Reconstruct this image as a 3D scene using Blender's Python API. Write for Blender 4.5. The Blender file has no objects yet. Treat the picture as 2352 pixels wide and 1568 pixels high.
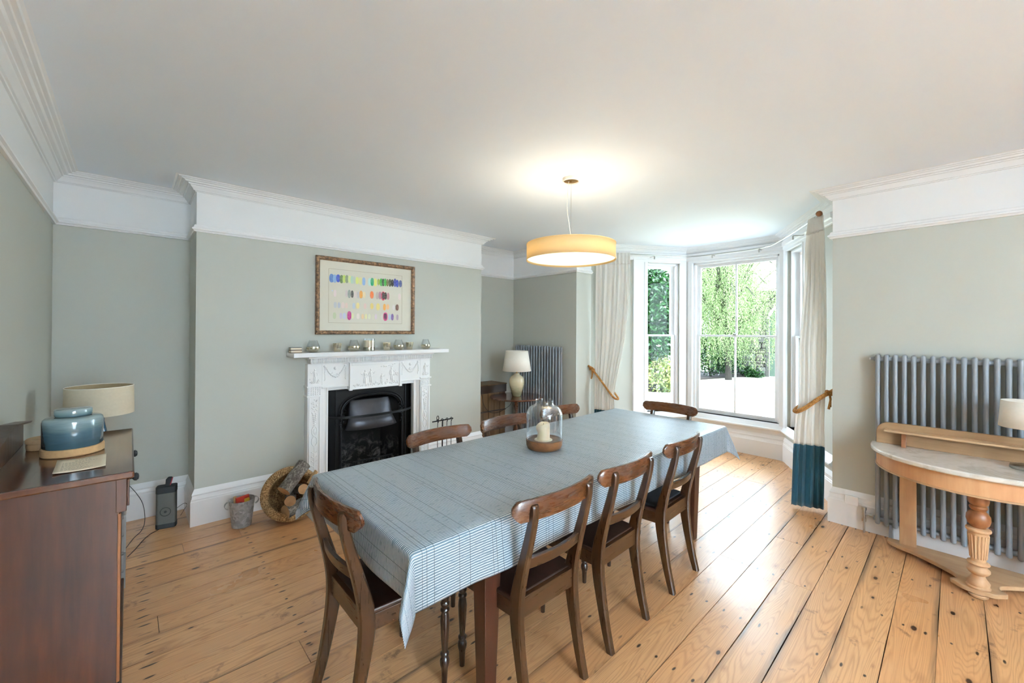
import bpy, math, random
import numpy as np
from mathutils import Vector, Matrix
random.seed(7); rng = np.random.default_rng(7)
sc = bpy.context.scene
COL = sc.collection
PI = math.pi

# ------------------------------------------------------------------ camera, world, lights, exposure
CAM_H = 1.5
def make_camera():
    yaw, roll, pitch = [math.radians(a) for a in (47.135, .2997, .2787)]
    fw = Vector((math.cos(yaw), math.sin(yaw), 0)); rt = Vector((math.sin(yaw), -math.cos(yaw), 0)); up = Vector((0, 0, 1))
    fw, up = fw*math.cos(pitch)+up*math.sin(pitch), -fw*math.sin(pitch)+up*math.cos(pitch)
    rt, up = rt*math.cos(roll)+up*math.sin(roll), up*math.cos(roll)-rt*math.sin(roll)
    cd = bpy.data.cameras.new('camera'); co = bpy.data.objects.new('camera', cd); COL.objects.link(co)
    m = Matrix.Identity(4)
    for i in range(3):
        m[i][0], m[i][1], m[i][2] = rt[i], up[i], -fw[i]
    m[0][3], m[1][3], m[2][3] = 0, 0, CAM_H
    co.matrix_world = m
    cd.sensor_width = 36; cd.lens = 945.84/2352*36
    cd.shift_y = -(784-755.31)/2352
    cd.clip_start = .02; cd.clip_end = 200
    sc.camera = co
make_camera()

w = bpy.data.worlds.new('overcast_sky'); sc.world = w; w.use_nodes = True
bg = w.node_tree.nodes['Background']; bg.inputs[0].default_value = (.70, .855, 1, 1); bg.inputs[1].default_value = 4.6

def area(name, loc, rot, sx, sy, power, col=(1, 1, 1), portal=False):
    l = bpy.data.lights.new(name, 'AREA'); l.shape = 'RECTANGLE'; l.size = sx; l.size_y = sy; l.energy = power; l.color = col
    o = bpy.data.objects.new(name, l); COL.objects.link(o); o.location = loc; o.rotation_euler = rot
    if portal: l.cycles.is_portal = True
    return o
# sun high behind the house, lighting the garden only
sl = bpy.data.lights.new('sun', 'SUN'); sl.energy = 4.0; sl.angle = math.radians(12); sl.color = (1, .98, .96)
so = bpy.data.objects.new('sun', sl); COL.objects.link(so); so.rotation_euler = (math.radians(18), math.radians(-38), 0)
# added fill lamp at the made-up window behind the camera
rl = area('rear_fill_light', (.55, -3.34, 1.25), (math.radians(124), 0, PI+math.radians(3)), 1.2, 1.7, 680, (.68, .85, 1)); rl.data.spread = math.radians(150)
# sky portals in the bay openings
area('bay_portal', (5.80, 1.92, 1.43), (0, math.radians(90), 0), 2.1, 1.1, 1, portal=True)
sc.view_settings.view_transform = 'Standard'; sc.view_settings.look = 'None'
sc.view_settings.gamma = 1; sc.view_settings.use_curve_mapping = False
sc.view_settings.exposure = 1.85
sc.cycles.use_denoising = True
sc.cycles.max_bounces = 12; sc.cycles.diffuse_bounces = 9; sc.cycles.glossy_bounces = 4; sc.cycles.transparent_max_bounces = 12
sc.cycles.caustics_reflective = False; sc.cycles.caustics_refractive = False
sc.cycles.sample_clamp_indirect = 6

# ------------------------------------------------------------------ materials
def lin(c):
    return tuple(((v/12.92) if v <= .04045 else ((v+.055)/1.055)**2.4) for v in c)
def hx(s, a=1):
    return lin([int(s[i:i+2], 16)/255 for i in (0, 2, 4)])+(a,)
class NT:
    def __init__(s, name):
        s.m = bpy.data.materials.new(name); s.m.use_nodes = True; s.t = s.m.node_tree; s.t.nodes.clear()
        s.out = s.t.nodes.new('ShaderNodeOutputMaterial')
    def n(s, typ, **kw):
        nd = s.t.nodes.new('ShaderNode'+typ)
        for k, v in kw.items():
            if k.startswith('i_'):
                key = k[2:]; key = int(key) if key.isdigit() else key.replace('_', ' ')
                s.put(nd.inputs[key], v)
            else: setattr(nd, k, v)
        return nd
    def put(s, inp, v):
        if isinstance(v, bpy.types.NodeSocket): s.t.links.new(v, inp)
        elif isinstance(v, bpy.types.Node): s.t.links.new(v.outputs[0], inp)
        else: inp.default_value = v
    def math(s, op, a, b=0.0, c=None, clamp=False):
        nd = s.n('Math', operation=op, use_clamp=clamp); s.put(nd.inputs[0], a); s.put(nd.inputs[1], b)
        if c is not None: s.put(nd.inputs[2], c)
        return nd.outputs[0]
    def mix(s, f, a, b, blend='MIX'):
        nd = s.n('Mix', data_type='RGBA', blend_type=blend); s.put(nd.inputs[0], f); s.put(nd.inputs[6], a); s.put(nd.inputs[7], b)
        return nd.outputs[2]
    def ramp(s, f, stops):
        nd = s.n('ValToRGB'); s.put(nd.inputs[0], f); e = nd.color_ramp.elements
        while len(e) < len(stops): e.new(.5)
        for el, (p, c) in zip(e, stops): el.position = p; el.color = c if len(c) == 4 else tuple(c)+(1,)
        return nd.outputs[0]
    def mr(s, v, a, b, c=0, d=1):
        nd = s.n('MapRange'); s.put(nd.inputs[0], v); nd.inputs[1].default_value = a; nd.inputs[2].default_value = b; nd.inputs[3].default_value = c; nd.inputs[4].default_value = d
        return nd.outputs[0]
    def coords(s, kind='Object', scale=(1, 1, 1), rot=(0, 0, 0)):
        if kind == 'Position': src = s.n('NewGeometry').outputs['Position']
        else: src = s.n('TexCoord').outputs[kind]
        mp = s.n('Mapping'); s.put(mp.inputs[0], src); mp.inputs['Scale'].default_value = scale; mp.inputs['Rotation'].default_value = rot
        return mp.outputs[0]
    def noise(s, vec, scale=5, detail=3, rough=.5, dist=0.0):
        nd = s.n('TexNoise'); s.put(nd.inputs['Vector'], vec); nd.inputs['Scale'].default_value = scale; nd.inputs['Detail'].default_value = detail
        nd.inputs['Roughness'].default_value = rough; nd.inputs['Distortion'].default_value = dist
        return nd.outputs['Fac']
    def bsdf(s, col, rough=.5, metal=0.0, bump=None, bstr=.3, bdist=.002, **kw):
        b = s.n('BsdfPrincipled'); s.put(b.inputs['Base Color'], col); s.put(b.inputs['Roughness'], rough); s.put(b.inputs['Metallic'], metal)
        for k, v in kw.items(): s.put(b.inputs[k.replace('_', ' ')], v)
        if bump is not None:
            bp = s.n('Bump'); bp.inputs['Strength'].default_value = bstr; bp.inputs['Distance'].default_value = bdist; s.put(bp.inputs['Height'], bump)
            s.put(b.inputs['Normal'], bp.outputs[0])
        return b
    def done(s, shader):
        s.put(s.out.inputs[0], shader); return s.m

def plain(name, col, rough=.5, metal=0, var=.06, scale=9, bump=.12, bdist=.001, **kw):
    t = NT(name); v = t.coords(); f = t.noise(v, scale, 4)
    c = hx(col) if isinstance(col, str) else col
    dark = tuple(x*(1-var*2) for x in c[:3])+(1,); lite = tuple(min(1, x*(1+var)) for x in c[:3])+(1,)
    return t.done(t.bsdf(t.mix(f, dark, lite), rough, metal, bump=t.noise(v, scale*6, 3), bstr=bump, bdist=bdist, **kw))

def wood(name, c1, c2, rough=.35, axis='x', scale=1.0, dark=None, coat=0.0, spec=.5):
    """grain running along the given object axis"""
    t = NT(name)
    sc_ = {'x': (1.2, 14, 14), 'y': (14, 1.2, 14), 'z': (14, 14, 1.2)}[axis]
    rnd = t.n('ObjectInfo').outputs['Random']
    v = t.coords('Object', tuple(a*scale for a in sc_))
    add = t.n('VectorMath', operation='ADD'); t.put(add.inputs[0], v)
    cmb = t.n('CombineXYZ'); t.put(cmb.inputs[0], t.math('MULTIPLY', rnd, 37.)); t.put(cmb.inputs[1], t.math('MULTIPLY', rnd, 11.)); t.put(add.inputs[1], cmb.outputs[0])
    a = t.noise(add.outputs[0], 1.3, 5, .5, .5); b = t.noise(add.outputs[0], 5, 4, .6, .3)
    f = t.math('ADD', t.math('MULTIPLY', a, .7), t.math('MULTIPLY', b, .3))
    c = t.ramp(f, [(.22, hx(c1)), (.74, hx(c2))])
    big = t.noise(t.coords('Object'), 4.5, 2)
    c = t.mix(t.mr(big, .45, .8, 0, .45), c, hx(dark or c1))
    return t.done(t.bsdf(c, t.mr(b, .3, .7, max(.05, rough-.02), rough+.06), bump=b, bstr=.05, bdist=.001, Coat_Weight=coat, Coat_Roughness=.12, Specular_IOR_Level=spec))

M = {}
def paint(name, col, rough=.6, bump=.05):
    t = NT(name); v = t.coords('Position'); n = t.noise(v, 1.1, 2); c = hx(col)
    cc = t.mix(n, tuple(x*.97 for x in c[:3])+(1,), tuple(min(1, x*1.02) for x in c[:3])+(1,))
    return t.done(t.bsdf(cc, rough, bump=t.noise(v, 160, 2), bstr=bump, bdist=.0006))
M['green'] = paint('wall_paint_sage', 'bdbeb5', .62)
M['white'] = paint('ceiling_paint_white', 'e9eaeb', .7)
M['ceil'] = paint('ceiling_emulsion', 'ebf2fb', .75)
M['gloss'] = paint('white_gloss_paint', 'eeeeef', .32, .02)
M['plaster'] = paint('cast_plaster_white', 'f1f1f1', .45, .1)

def floor_mat():
    t = NT('stripped_pine_boards')
    pos = t.n('NewGeometry').outputs['Position']; rnd = t.n('ObjectInfo').outputs['Random']
    off = t.n('CombineXYZ'); t.put(off.inputs[0], t.math('MULTIPLY', rnd, 53.)); t.put(off.inputs[2], t.math('MULTIPLY', rnd, 29.))
    p = t.n('VectorMath', operation='ADD'); t.put(p.inputs[0], pos); t.put(p.inputs[1], off.outputs[0])
    mp = t.n('Mapping'); t.put(mp.inputs[0], p.outputs[0]); mp.inputs['Scale'].default_value = (.7, 9, 1)
    warp = t.noise(mp.outputs[0], .8, 2, .35, .25)
    # cathedral grain: bands of a warped field
    band = t.math('FRACT', t.math('MULTIPLY', warp, 40.))
    band = t.math('ABSOLUTE', t.math('SUBTRACT', band, .5))
    fine = t.n('Mapping'); t.put(fine.inputs[0], p.outputs[0]); fine.inputs['Scale'].default_value = (4, 160, 1)
    fn = t.noise(fine.outputs[0], 1.0, 4, .65)
    tone = t.noise(p.outputs[0], .9, 3)
    c = t.mix(t.mr(rnd, 0, 1), hx('dba775'), hx('cb9260'))
    c = t.mix(t.mr(tone, .35, .7, 0, .5), c, hx('d0a072'))
    c = t.mix(t.math('MULTIPLY', t.mr(band, .0, .28, .42, 0), 1.0), c, hx('a3703f'))
    c = t.mix(t.mr(fn, .5, .75, 0, .35), c, hx('8d5c34'))
    # knots
    km = t.n('Mapping'); t.put(km.inputs[0], p.outputs[0]); km.inputs['Scale'].default_value = (5.0, 10.5, 1)
    vo = t.n('TexVoronoi'); t.put(vo.inputs['Vector'], km.outputs[0]); vo.inputs['Scale'].default_value = 1
    csep = t.n('SeparateColor'); t.put(csep.inputs[0], vo.outputs['Color'])
    d = t.math('ADD', vo.outputs['Distance'], t.math('MULTIPLY', t.noise(p.outputs[0], 40, 2), .03))
    size = t.mr(csep.outputs[0], .2, 1, 0.03, .17)
    knot = t.math('SUBTRACT', 1, t.math('DIVIDE', d, size), clamp=True)
    halo = t.math('SUBTRACT', 1, t.math('DIVIDE', d, t.math('MULTIPLY', size, 2.2)), clamp=True)
    c = t.mix(t.math('MULTIPLY', halo, .7), c, hx('8f5a30'))
    c = t.mix(t.mr(knot, .0, .3, 0, .95), c, hx('2e1a10'))
    # dark iron stains around nails: rows on the joists
    sx = t.n('SeparateXYZ'); t.put(sx.inputs[0], pos)
    gen = t.n('SeparateXYZ'); t.put(gen.inputs[0], t.n('TexCoord').outputs['Generated'])
    jx = t.math('MULTIPLY', t.math('SUBTRACT', t.math('FRACT', t.math('ADD', t.math('DIVIDE', t.math('SUBTRACT', sx.outputs[0], .045), .574), t.math('MULTIPLY', rnd, .05))), .06), .574)
    wob = t.math('MULTIPLY', t.math('SUBTRACT', t.noise(p.outputs[0], 9, 1), .5), .12)
    v1 = t.math('MULTIPLY', t.math('SUBTRACT', t.math('ADD', gen.outputs[1], wob), .24), .17)
    v2 = t.math('MULTIPLY', t.math('SUBTRACT', t.math('ADD', gen.outputs[1], wob), .72), .17)
    def spot(vv, ex, ey):
        a = t.math('DIVIDE', jx, ex); b = t.math('DIVIDE', vv, ey)
        r = t.math('SQRT', t.math('ADD', t.math('MULTIPLY', a, a), t.math('MULTIPLY', b, b)))
        return t.mr(r, .55, 1.0, 1, 0)
    big = t.mr(sx.outputs[0], .45, .5, 2.1, 1)
    st = t.math('MAXIMUM', spot(v1, t.math('MULTIPLY', big, t.mr(rnd, 0, 1, .009, .022)), .0070), spot(v2, t.math('MULTIPLY', big, t.mr(rnd, 0, 1, .024, .008)), .0065))
    st = t.math('MULTIPLY', st, t.mr(t.noise(p.outputs[0], 5, 2), .34, .42, 0, 1))
    c = t.mix(t.math('MULTIPLY', st, .92), c, hx('1c120c'))
    # old dirt towards some board edges
    e = t.math('MINIMUM', gen.outputs[1], t.math('SUBTRACT', 1, gen.outputs[1]))
    dn = t.noise(mp.outputs[0], .55, 4, .7)
    dirt = t.math('MULTIPLY', t.mr(e, 0, .17, 1, 0), t.mr(dn, .50, .62, 0, 1))
    c = t.mix(t.math('MULTIPLY', dirt, .85), c, hx('332a24'))
    sm = t.noise(p.outputs[0], 7, 5, .7)
    c = t.mix(t.mr(sm, .61, .70, 0, .6), c, hx('5a3a22'))
    rough = t.mr(t.noise(p.outputs[0], 3, 4), .3, .7, .27, .42)
    return t.done(t.bsdf(c, rough, bump=t.math('ADD', fn, t.math('MULTIPLY', tone, 2)), bstr=.25, bdist=.0015, Coat_Weight=.25, Coat_Roughness=.22))
M['floor'] = floor_mat()
M['chair'] = wood('chair_stained_beech', '1d0f06', '44270f', .28, 'z', 1.5, '241008', .3)
M['chair_dk'] = wood('chair_turned_leg_dark', '1d0f09', '352014', .28, 'z', 1.5, '150a06', .3)
M['chair_rail'] = wood('chair_rail_polished_brown', '331708', '643714', .26, 'x', 1.6, '2a130a', .35)
M['chair_x'] = wood('chair_frame_stained_beech', '1d0f06', '44270f', .28, 'x', 1.5, '241008', .3)
M['seat'] = wood('chair_seat_dark', '1c100b', '35201a', .33, 'y', 1.2, '120a07', .25)
M['tableleg'] = wood('table_leg_mahogany', '2b120a', '482415', .35, 'z', 1.3, '200d08', .12)
M['side'] = wood('sideboard_mahogany', '210c04', '4f260d', .3, 'z', 1.0, '180a05', .15)
M['sidetop'] = wood('sideboard_top_polished', '38190e', '5a3019', .2, 'y', .8, '2a120a', .7)
M['pine'] = wood('bleached_elm', 'a8835f', 'c8a57e', .55, 'y', 1.1, '8d6a48')
M['pine_z'] = wood('bleached_elm_upright', 'b08863', 'd2ab82', .55, 'z', 1.1, '8f5c34')
M['apron'] = wood('veneered_apron', 'b98558', 'd3a67a', .5, 'z', .9, 'a8622f')
M['bulb'] = wood('column_bulb_dark', '6b3c1e', '9a6237', .4, 'z', 1.3)
M['splash'] = wood('splashboard_brown_elm', '866643', 'a88460', .5, 'y', 1.1, '6e4a28')
M['roundtop'] = wood('round_table_mahogany', '3d1a0e', '6f3a20', .18, 'x', 1.1, '2d130b', .8)
M['chestwood'] = wood('rustic_chest_oak', '4a3320', '80603c', .6, 'z', .8, '2a1a10')
M['chestdark'] = wood('rustic_chest_dark_rail', '1d120c', '3d2718', .5, 'x', 1)
M['lanternwood'] = wood('acacia_lantern_base', '5b3518', '8e5c30', .4, 'x', 2.2, '3c2110')
M['crate'] = wood('grey_washed_crate', '6c6a6a', 'a9a29a', .8, 'z', 1.4, '4c4a4c')
M['bark'] = None
M['rad'] = plain('radiator_grey_enamel', '8d9298', .38, 0, .02, 3, .03)
M['chrome'] = plain('brushed_nickel', 'b9b8b4', .3, 1, .03)
M['brass'] = plain('brass', 'b98f4e', .3, 1, .08)
M['iron'] = plain('cast_iron_blackleaded', '1a1a1b', .42, .6, .2, 14, .3)
M['ironlip'] = plain('worn_steel_hood', '47464a', .38, .75, .25, 7, .35)
M['soot'] = None
M['black'] = plain('black_rubber', '17181a', .6, 0, .1)
M['spk'] = plain('speaker_grille_grey', '55554f', .7, 0, .06, 60, .4)
M['red'] = plain('red_tab', 'b01830', .6)
M['cork'] = plain('cork_base', 'c49a6a', .8, 0, .14, 60, .5, .002)
M['marble'] = None
M['cream'] = plain('cream_candle_wax', 'fae6c4', .45, 0, .03, 6, .05, Subsurface_Weight=.15)
M['linen'] = plain('natural_linen_shade', 'cabda5', .85, 0, .05, 70, .4)
M['linenin'] = plain('lampshade_lining', 'a08e6c', .85, 0, .05, 70, .2)
M['linenwhite'] = plain('white_linen_shade', 'efe8dc', .85, 0, .03, 70, .3)
M['paper'] = plain('cream_paper', 'dfd2ba', .8, 0, .05, 8, .1)
M['ink'] = plain('grey_ink', '6a6258', .8)
M['mat'] = plain('picture_mount', 'dcd7c8', .8, 0, .02)
M['teal'] = plain('teal_velvet_hem', '0f4f63', .85, 0, .1, 12, .2, Sheen_Weight=.3)
M['navy'] = plain('dark_seat_pad_fabric', '101318', .95, 0, .3, 60, .6)
M['glassblue'] = plain('blue_glass', '0d4668', .08, 0, .2, 10, 0, Coat_Weight=1.0)
M['hearth'] = plain('pale_hearth_stone', 'b9b6ac', .55, 0, .08, 6, .2)
M['galv'] = None
M['subfloor'] = plain('subfloor_black', '0c0907', .9)  # near-black base slab showing through the board gaps
M['red_box'] = plain('red_firelighter_card', 'b5321f', .55, 0, .1)
M['yellow'] = plain('yellow_print', 'd8b13a', .6)
M['softwood'] = plain('kindling_wood', 'caa878', .7, 0, .12)
M['greenleafy'] = None

def t_marble():
    t = NT('white_marble'); v = t.coords('Object', (1, 1, 1)); a = t.noise(v, 4, 6, .65, 1.6)
    c = t.ramp(a, [(.3, hx('d9d4cb')), (.5, hx('e3dfd8')), (.62, hx('cfc8bd')), (.7, hx('e0dbd2'))])
    return t.done(t.bsdf(c, .22, Coat_Weight=.3))
M['marble'] = t_marble()
def t_bark():
    t = NT('silver_bark'); v = t.coords('Object', (18, 18, 5)); a = t.noise(v, 1.5, 6, .75, .8); b = t.noise(t.coords('Object'), 60, 3, .8)
    c = t.ramp(t.math('ADD', t.math('MULTIPLY', a, .55), t.math('MULTIPLY', b, .45)), [(.36, hx('3a332d')), (.5, hx('6a625a')), (.62, hx('a39c92'))])
    return t.done(t.bsdf(c, .9, bump=a, bstr=.9, bdist=.008))
M['bark'] = t_bark()
def t_logend():
    t = NT('cut_log_end'); v = t.coords('Object'); n = t.n('TexWave', wave_type='RINGS', rings_direction='Z'); t.put(n.inputs['Vector'], v)
    n.inputs['Scale'].default_value = 55; n.inputs['Distortion'].default_value = 1.5
    c = t.mix(n.outputs['Fac'], hx('c7a27a'), hx('b08a62'))
    c = t.mix(t.mr(t.noise(v, 14, 3), .5, .75, 0, .6), c, hx('8a6640'))
    return t.done(t.bsdf(c, .8))
M['logend'] = t_logend()
def t_soot():
    t = NT('sooty_firebox'); v = t.coords('Position'); a = t.noise(v, 9, 6, .75, .7)
    sz = t.n('SeparateXYZ'); t.put(sz.inputs[0], v)
    low = t.mr(sz.outputs[2], .18, .45, 1, 0)
    c = t.mix(t.math('MULTIPLY', t.mr(a, .48, .68, 0, .9), low), hx('0b0a0a'), hx('8d8886'))
    return t.done(t.bsdf(c, .85, bump=a, bstr=.5, bdist=.01))
M['soot'] = t_soot()
def t_galv():
    t = NT('galvanised_steel'); v = t.coords('Object'); n = t.n('TexVoronoi'); t.put(n.inputs['Vector'], v); n.inputs['Scale'].default_value = 55
    s = t.n('SeparateColor'); t.put(s.inputs[0], n.outputs['Color'])
    c = t.mix(s.outputs[0], hx('9a9c9d'), hx('c6c8ca')); c = t.mix(t.mr(t.noise(v, 12, 4), .5, .8, 0, .5), c, hx('a09488'))
    return t.done(t.bsdf(c, t.mr(s.outputs[1], 0, 1, .4, .6), .35))
M['galv'] = t_galv()
def t_wicker(name, a, b, sc_=90):
    t = NT(name); v = t.coords('Object'); n = t.noise(v, sc_, 3, .6)
    return t.done(t.bsdf(t.ramp(n, [(.35, hx(a)), (.65, hx(b))]), .75, bump=n, bstr=.5, bdist=.003))
M['wicker'] = t_wicker('seagrass_rope', '7d5a34', 'cba878')
M['rope'] = t_wicker('jute_rope', '80501f', 'c48c45', 150)
def t_cloth():
    t = NT('striped_tablecloth'); uv = t.n('TexCoord').outputs['UV']; s = t.n('SeparateXYZ'); t.put(s.inputs[0], uv)
    wob = t.math('MULTIPLY', t.math('SUBTRACT', t.noise(uv, 35, 2), .5), .002)
    y = t.math('ADD', s.outputs[1], wob); x = s.outputs[0]
    st = t.math('ABSOLUTE', t.math('SUBTRACT', t.math('FRACT', t.math('DIVIDE', y, .0092)), .5))
    stripe = t.mr(st, .18, .25, 1, 0)
    # slubs that break the stripes now and then
    sm = t.n('Mapping'); t.put(sm.inputs[0], uv); sm.inputs['Scale'].default_value = (30, 170, 1)
    slub = t.mr(t.noise(sm.outputs[0], 1, 2), .3, .42, .35, 1)
    stripe = t.math('MULTIPLY', stripe, slub)
    def lines(per, ph, wd):
        f = t.math('ABSOLUTE', t.math('SUBTRACT', t.math('FRACT', t.math('DIVIDE', t.math('ADD', x, ph), per)), .5))
        return t.mr(f, 0, wd/per, 1, 0)
    ln = t.math('MAXIMUM', lines(.152, .0, .0022), t.math('MAXIMUM', lines(.152, .047, .0018), lines(.304, .105, .002)))
    c = t.mix(stripe, hx('5a7485'), hx('d3d9dc'))
    c = t.mix(t.math('MULTIPLY', ln, .85), c, hx('263541'))
    weave = t.noise(uv, 900, 1)
    return t.done(t.bsdf(c, .36, bump=weave, bstr=.2, bdist=.0006, Specular_IOR_Level=.55))
M['cloth'] = t_cloth()
def t_curtain(name, col):
    t = NT(name); v = t.coords('Object', (1, 1, .15)); n = t.noise(v, 220, 2)
    c = t.mix(n, tuple(x*.97 for x in hx(col)[:3])+(1,), hx(col))
    d = t.bsdf(c, .85, bump=n, bstr=.1, bdist=.0005)
    tr = t.n('BsdfTranslucent'); t.put(tr.inputs[0], c)
    mx = t.n('MixShader'); mx.inputs[0].default_value = .3; t.put(mx.inputs[1], d.outputs[0]); t.put(mx.inputs[2], tr.outputs[0])
    return t.done(mx)
M['curtain'] = t_curtain('cream_curtain_linen', 'f6f4f0')
def t_glass(name, col=(1, 1, 1, 1), base=.04, edge=.5, blend=.35):
    t = NT(name); a = t.n('BsdfTransparent'); a.inputs[0].default_value = col; g = t.n('BsdfGlossy'); g.inputs['Roughness'].default_value = .02
    lw = t.n('LayerWeight'); lw.inputs[0].default_value = blend
    f = t.mr(lw.outputs['Facing'], 0, 1, base, edge)
    if name == 'window_glass': fr = t.n('Fresnel'); fr.inputs[0].default_value = 1.18; f = fr.outputs[0]
    mx = t.n('MixShader'); t.put(mx.inputs[0], f); t.put(mx.inputs[1], a.outputs[0]); t.put(mx.inputs[2], g.outputs[0])
    return t.done(mx)
M['pane'] = t_glass('window_glass', (.97, .985, .98, 1), .03, .35, .2)
M['vessel'] = t_glass('clear_lantern_glass', (.93, .96, .98, 1), .05, .75, .55)
def t_mercury():
    t = NT('mercury_glass'); v = t.coords('Object'); n = t.noise(v, 120, 3)
    return t.done(t.bsdf(t.mix(n, hx('d3caae'), hx('f2ecda')), t.mr(n, .3, .7, .08, .25), .95))
M['mercury'] = t_mercury()
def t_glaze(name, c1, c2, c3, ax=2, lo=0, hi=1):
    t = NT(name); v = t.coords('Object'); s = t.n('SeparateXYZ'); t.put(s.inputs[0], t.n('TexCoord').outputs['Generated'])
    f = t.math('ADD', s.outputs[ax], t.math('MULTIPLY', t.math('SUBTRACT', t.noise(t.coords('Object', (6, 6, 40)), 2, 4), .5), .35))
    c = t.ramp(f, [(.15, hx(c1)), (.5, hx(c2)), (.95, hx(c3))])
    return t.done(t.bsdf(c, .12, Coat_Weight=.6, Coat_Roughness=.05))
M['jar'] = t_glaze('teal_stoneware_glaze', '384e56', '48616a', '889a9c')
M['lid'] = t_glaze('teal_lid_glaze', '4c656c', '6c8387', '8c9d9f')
M['potlamp'] = t_glaze('banded_stoneware', '8b8568', 'cfbf9c', 'd9ccae')
def t_frame():
    t = NT('distressed_gilt_frame'); v = t.coords('Object', (1, 1, 1)); n = t.noise(v, 45, 5, .75, .4)
    c = t.ramp(n, [(.36, hx('3a2a1c')), (.5, hx('7a5b40')), (.66, hx('b48a64'))])
    return t.done(t.bsdf(c, .45, .25, bump=n, bstr=.5, bdist=.003))
M['gilt'] = t_frame()
def t_vcol(name):
    t = NT(name); a = t.n('Attribute', attribute_name='Col'); n = t.noise(t.coords('Object'), 60, 3)
    c = t.mix(t.mr(n, .3, .8, 0, .25), a.outputs['Color'], hx('e2ddd0'))
    return t.done(t.bsdf(c, .8))
M['watercolour'] = t_vcol('watercolour_dabs')
def t_leaf(name, c1, c2, tr=.3, rough=.4):
    t = NT(name); rp = t.n('NewGeometry').outputs['Random Per Island']
    c = t.mix(rp, hx(c1), hx(c2))
    d = t.bsdf(c, rough); tl = t.n('BsdfTranslucent'); t.put(tl.inputs[0], c)
    mx = t.n('MixShader'); mx.inputs[0].default_value = tr; t.put(mx.inputs[1], d.outputs[0]); t.put(mx.inputs[2], tl.outputs[0])
    return t.done(mx)
M['willow'] = t_leaf('feathery_green_leaves', '46592f', '93a870', .4)
M['magnolia'] = t_leaf('glossy_dark_leaves', '0a1c0b', '24501e', .12, .25)
M['variegated'] = t_leaf('variegated_leaves', '3c5a26', '9a9c5c', .3)
def t_lawn():
    t = NT('lawn_grass'); v = t.coords('Position'); n = t.noise(v, 1.2, 5, .6)
    return t.done(t.bsdf(t.mix(n, hx('9a9f8c'), hx('bbbdb0')), .9, bump=t.noise(v, 80, 2), bstr=.4, bdist=.02))
M['lawn'] = t_lawn()
M['soil'] = plain('bark_mulch', '2a211c', .95, 0, .3, 20, .8, .02)
M['stone'] = None
def t_stone():
    t = NT('rubble_stone'); r = t.n('ObjectInfo').outputs['Random']; n = t.noise(t.coords('Object'), 8, 5, .7)
    c = t.ramp(r, [(0, hx('3c3c3a')), (.5, hx('52524e')), (.8, hx('585049')), (1, hx('454c52'))])
    return t.done(t.bsdf(t.mix(t.mr(n, .3, .8, 0, .5), c, hx('2c2a27')), .9, bump=n, bstr=.8, bdist=.03))
M['stone'] = t_stone()
M['mortar'] = plain('dark_mortar', '201f1c', .95)
M['doorgreen'] = plain('faded_green_door_paint', '35473b', .6, 0, .06)
M['trunk'] = plain('tree_bark', '231e19', .95, 0, .2, 8, .8, .02)
def t_shade():
    t = NT('warm_yellow_shade_fabric'); v = t.coords('Object'); n = t.noise(v, 200, 2)
    c = t.mix(n, hx('efd8a6'), hx('f4e0b2'))
    d = t.bsdf(c, .8); tl = t.n('BsdfTranslucent'); t.put(tl.inputs[0], c)
    mx = t.n('MixShader'); mx.inputs[0].default_value = .35; t.put(mx.inputs[1], d.outputs[0]); t.put(mx.inputs[2], tl.outputs[0])
    return t.done(mx)
M['shade'] = t_shade()
def t_diff():
    t = NT('frosted_diffuser'); tl = t.n('BsdfTranslucent'); tl.inputs[0].default_value = (1, .95, .82, 1)
    d = t.n('BsdfDiffuse'); d.inputs[0].default_value = (.9, .86, .75, 1)
    mx = t.n('MixShader'); mx.inputs[0].default_value = .6; t.put(mx.inputs[1], d.outputs[0]); t.put(mx.inputs[2], tl.outputs[0])
    em = t.n('Emission'); em.inputs[0].default_value = (1, .86, .55, 1); em.inputs[1].default_value = .2
    ad = t.n('AddShader'); t.put(ad.inputs[0], mx.outputs[0]); t.put(ad.inputs[1], em.outputs[0])
    return t.done(ad)
M['diffuser'] = t_diff()

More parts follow.
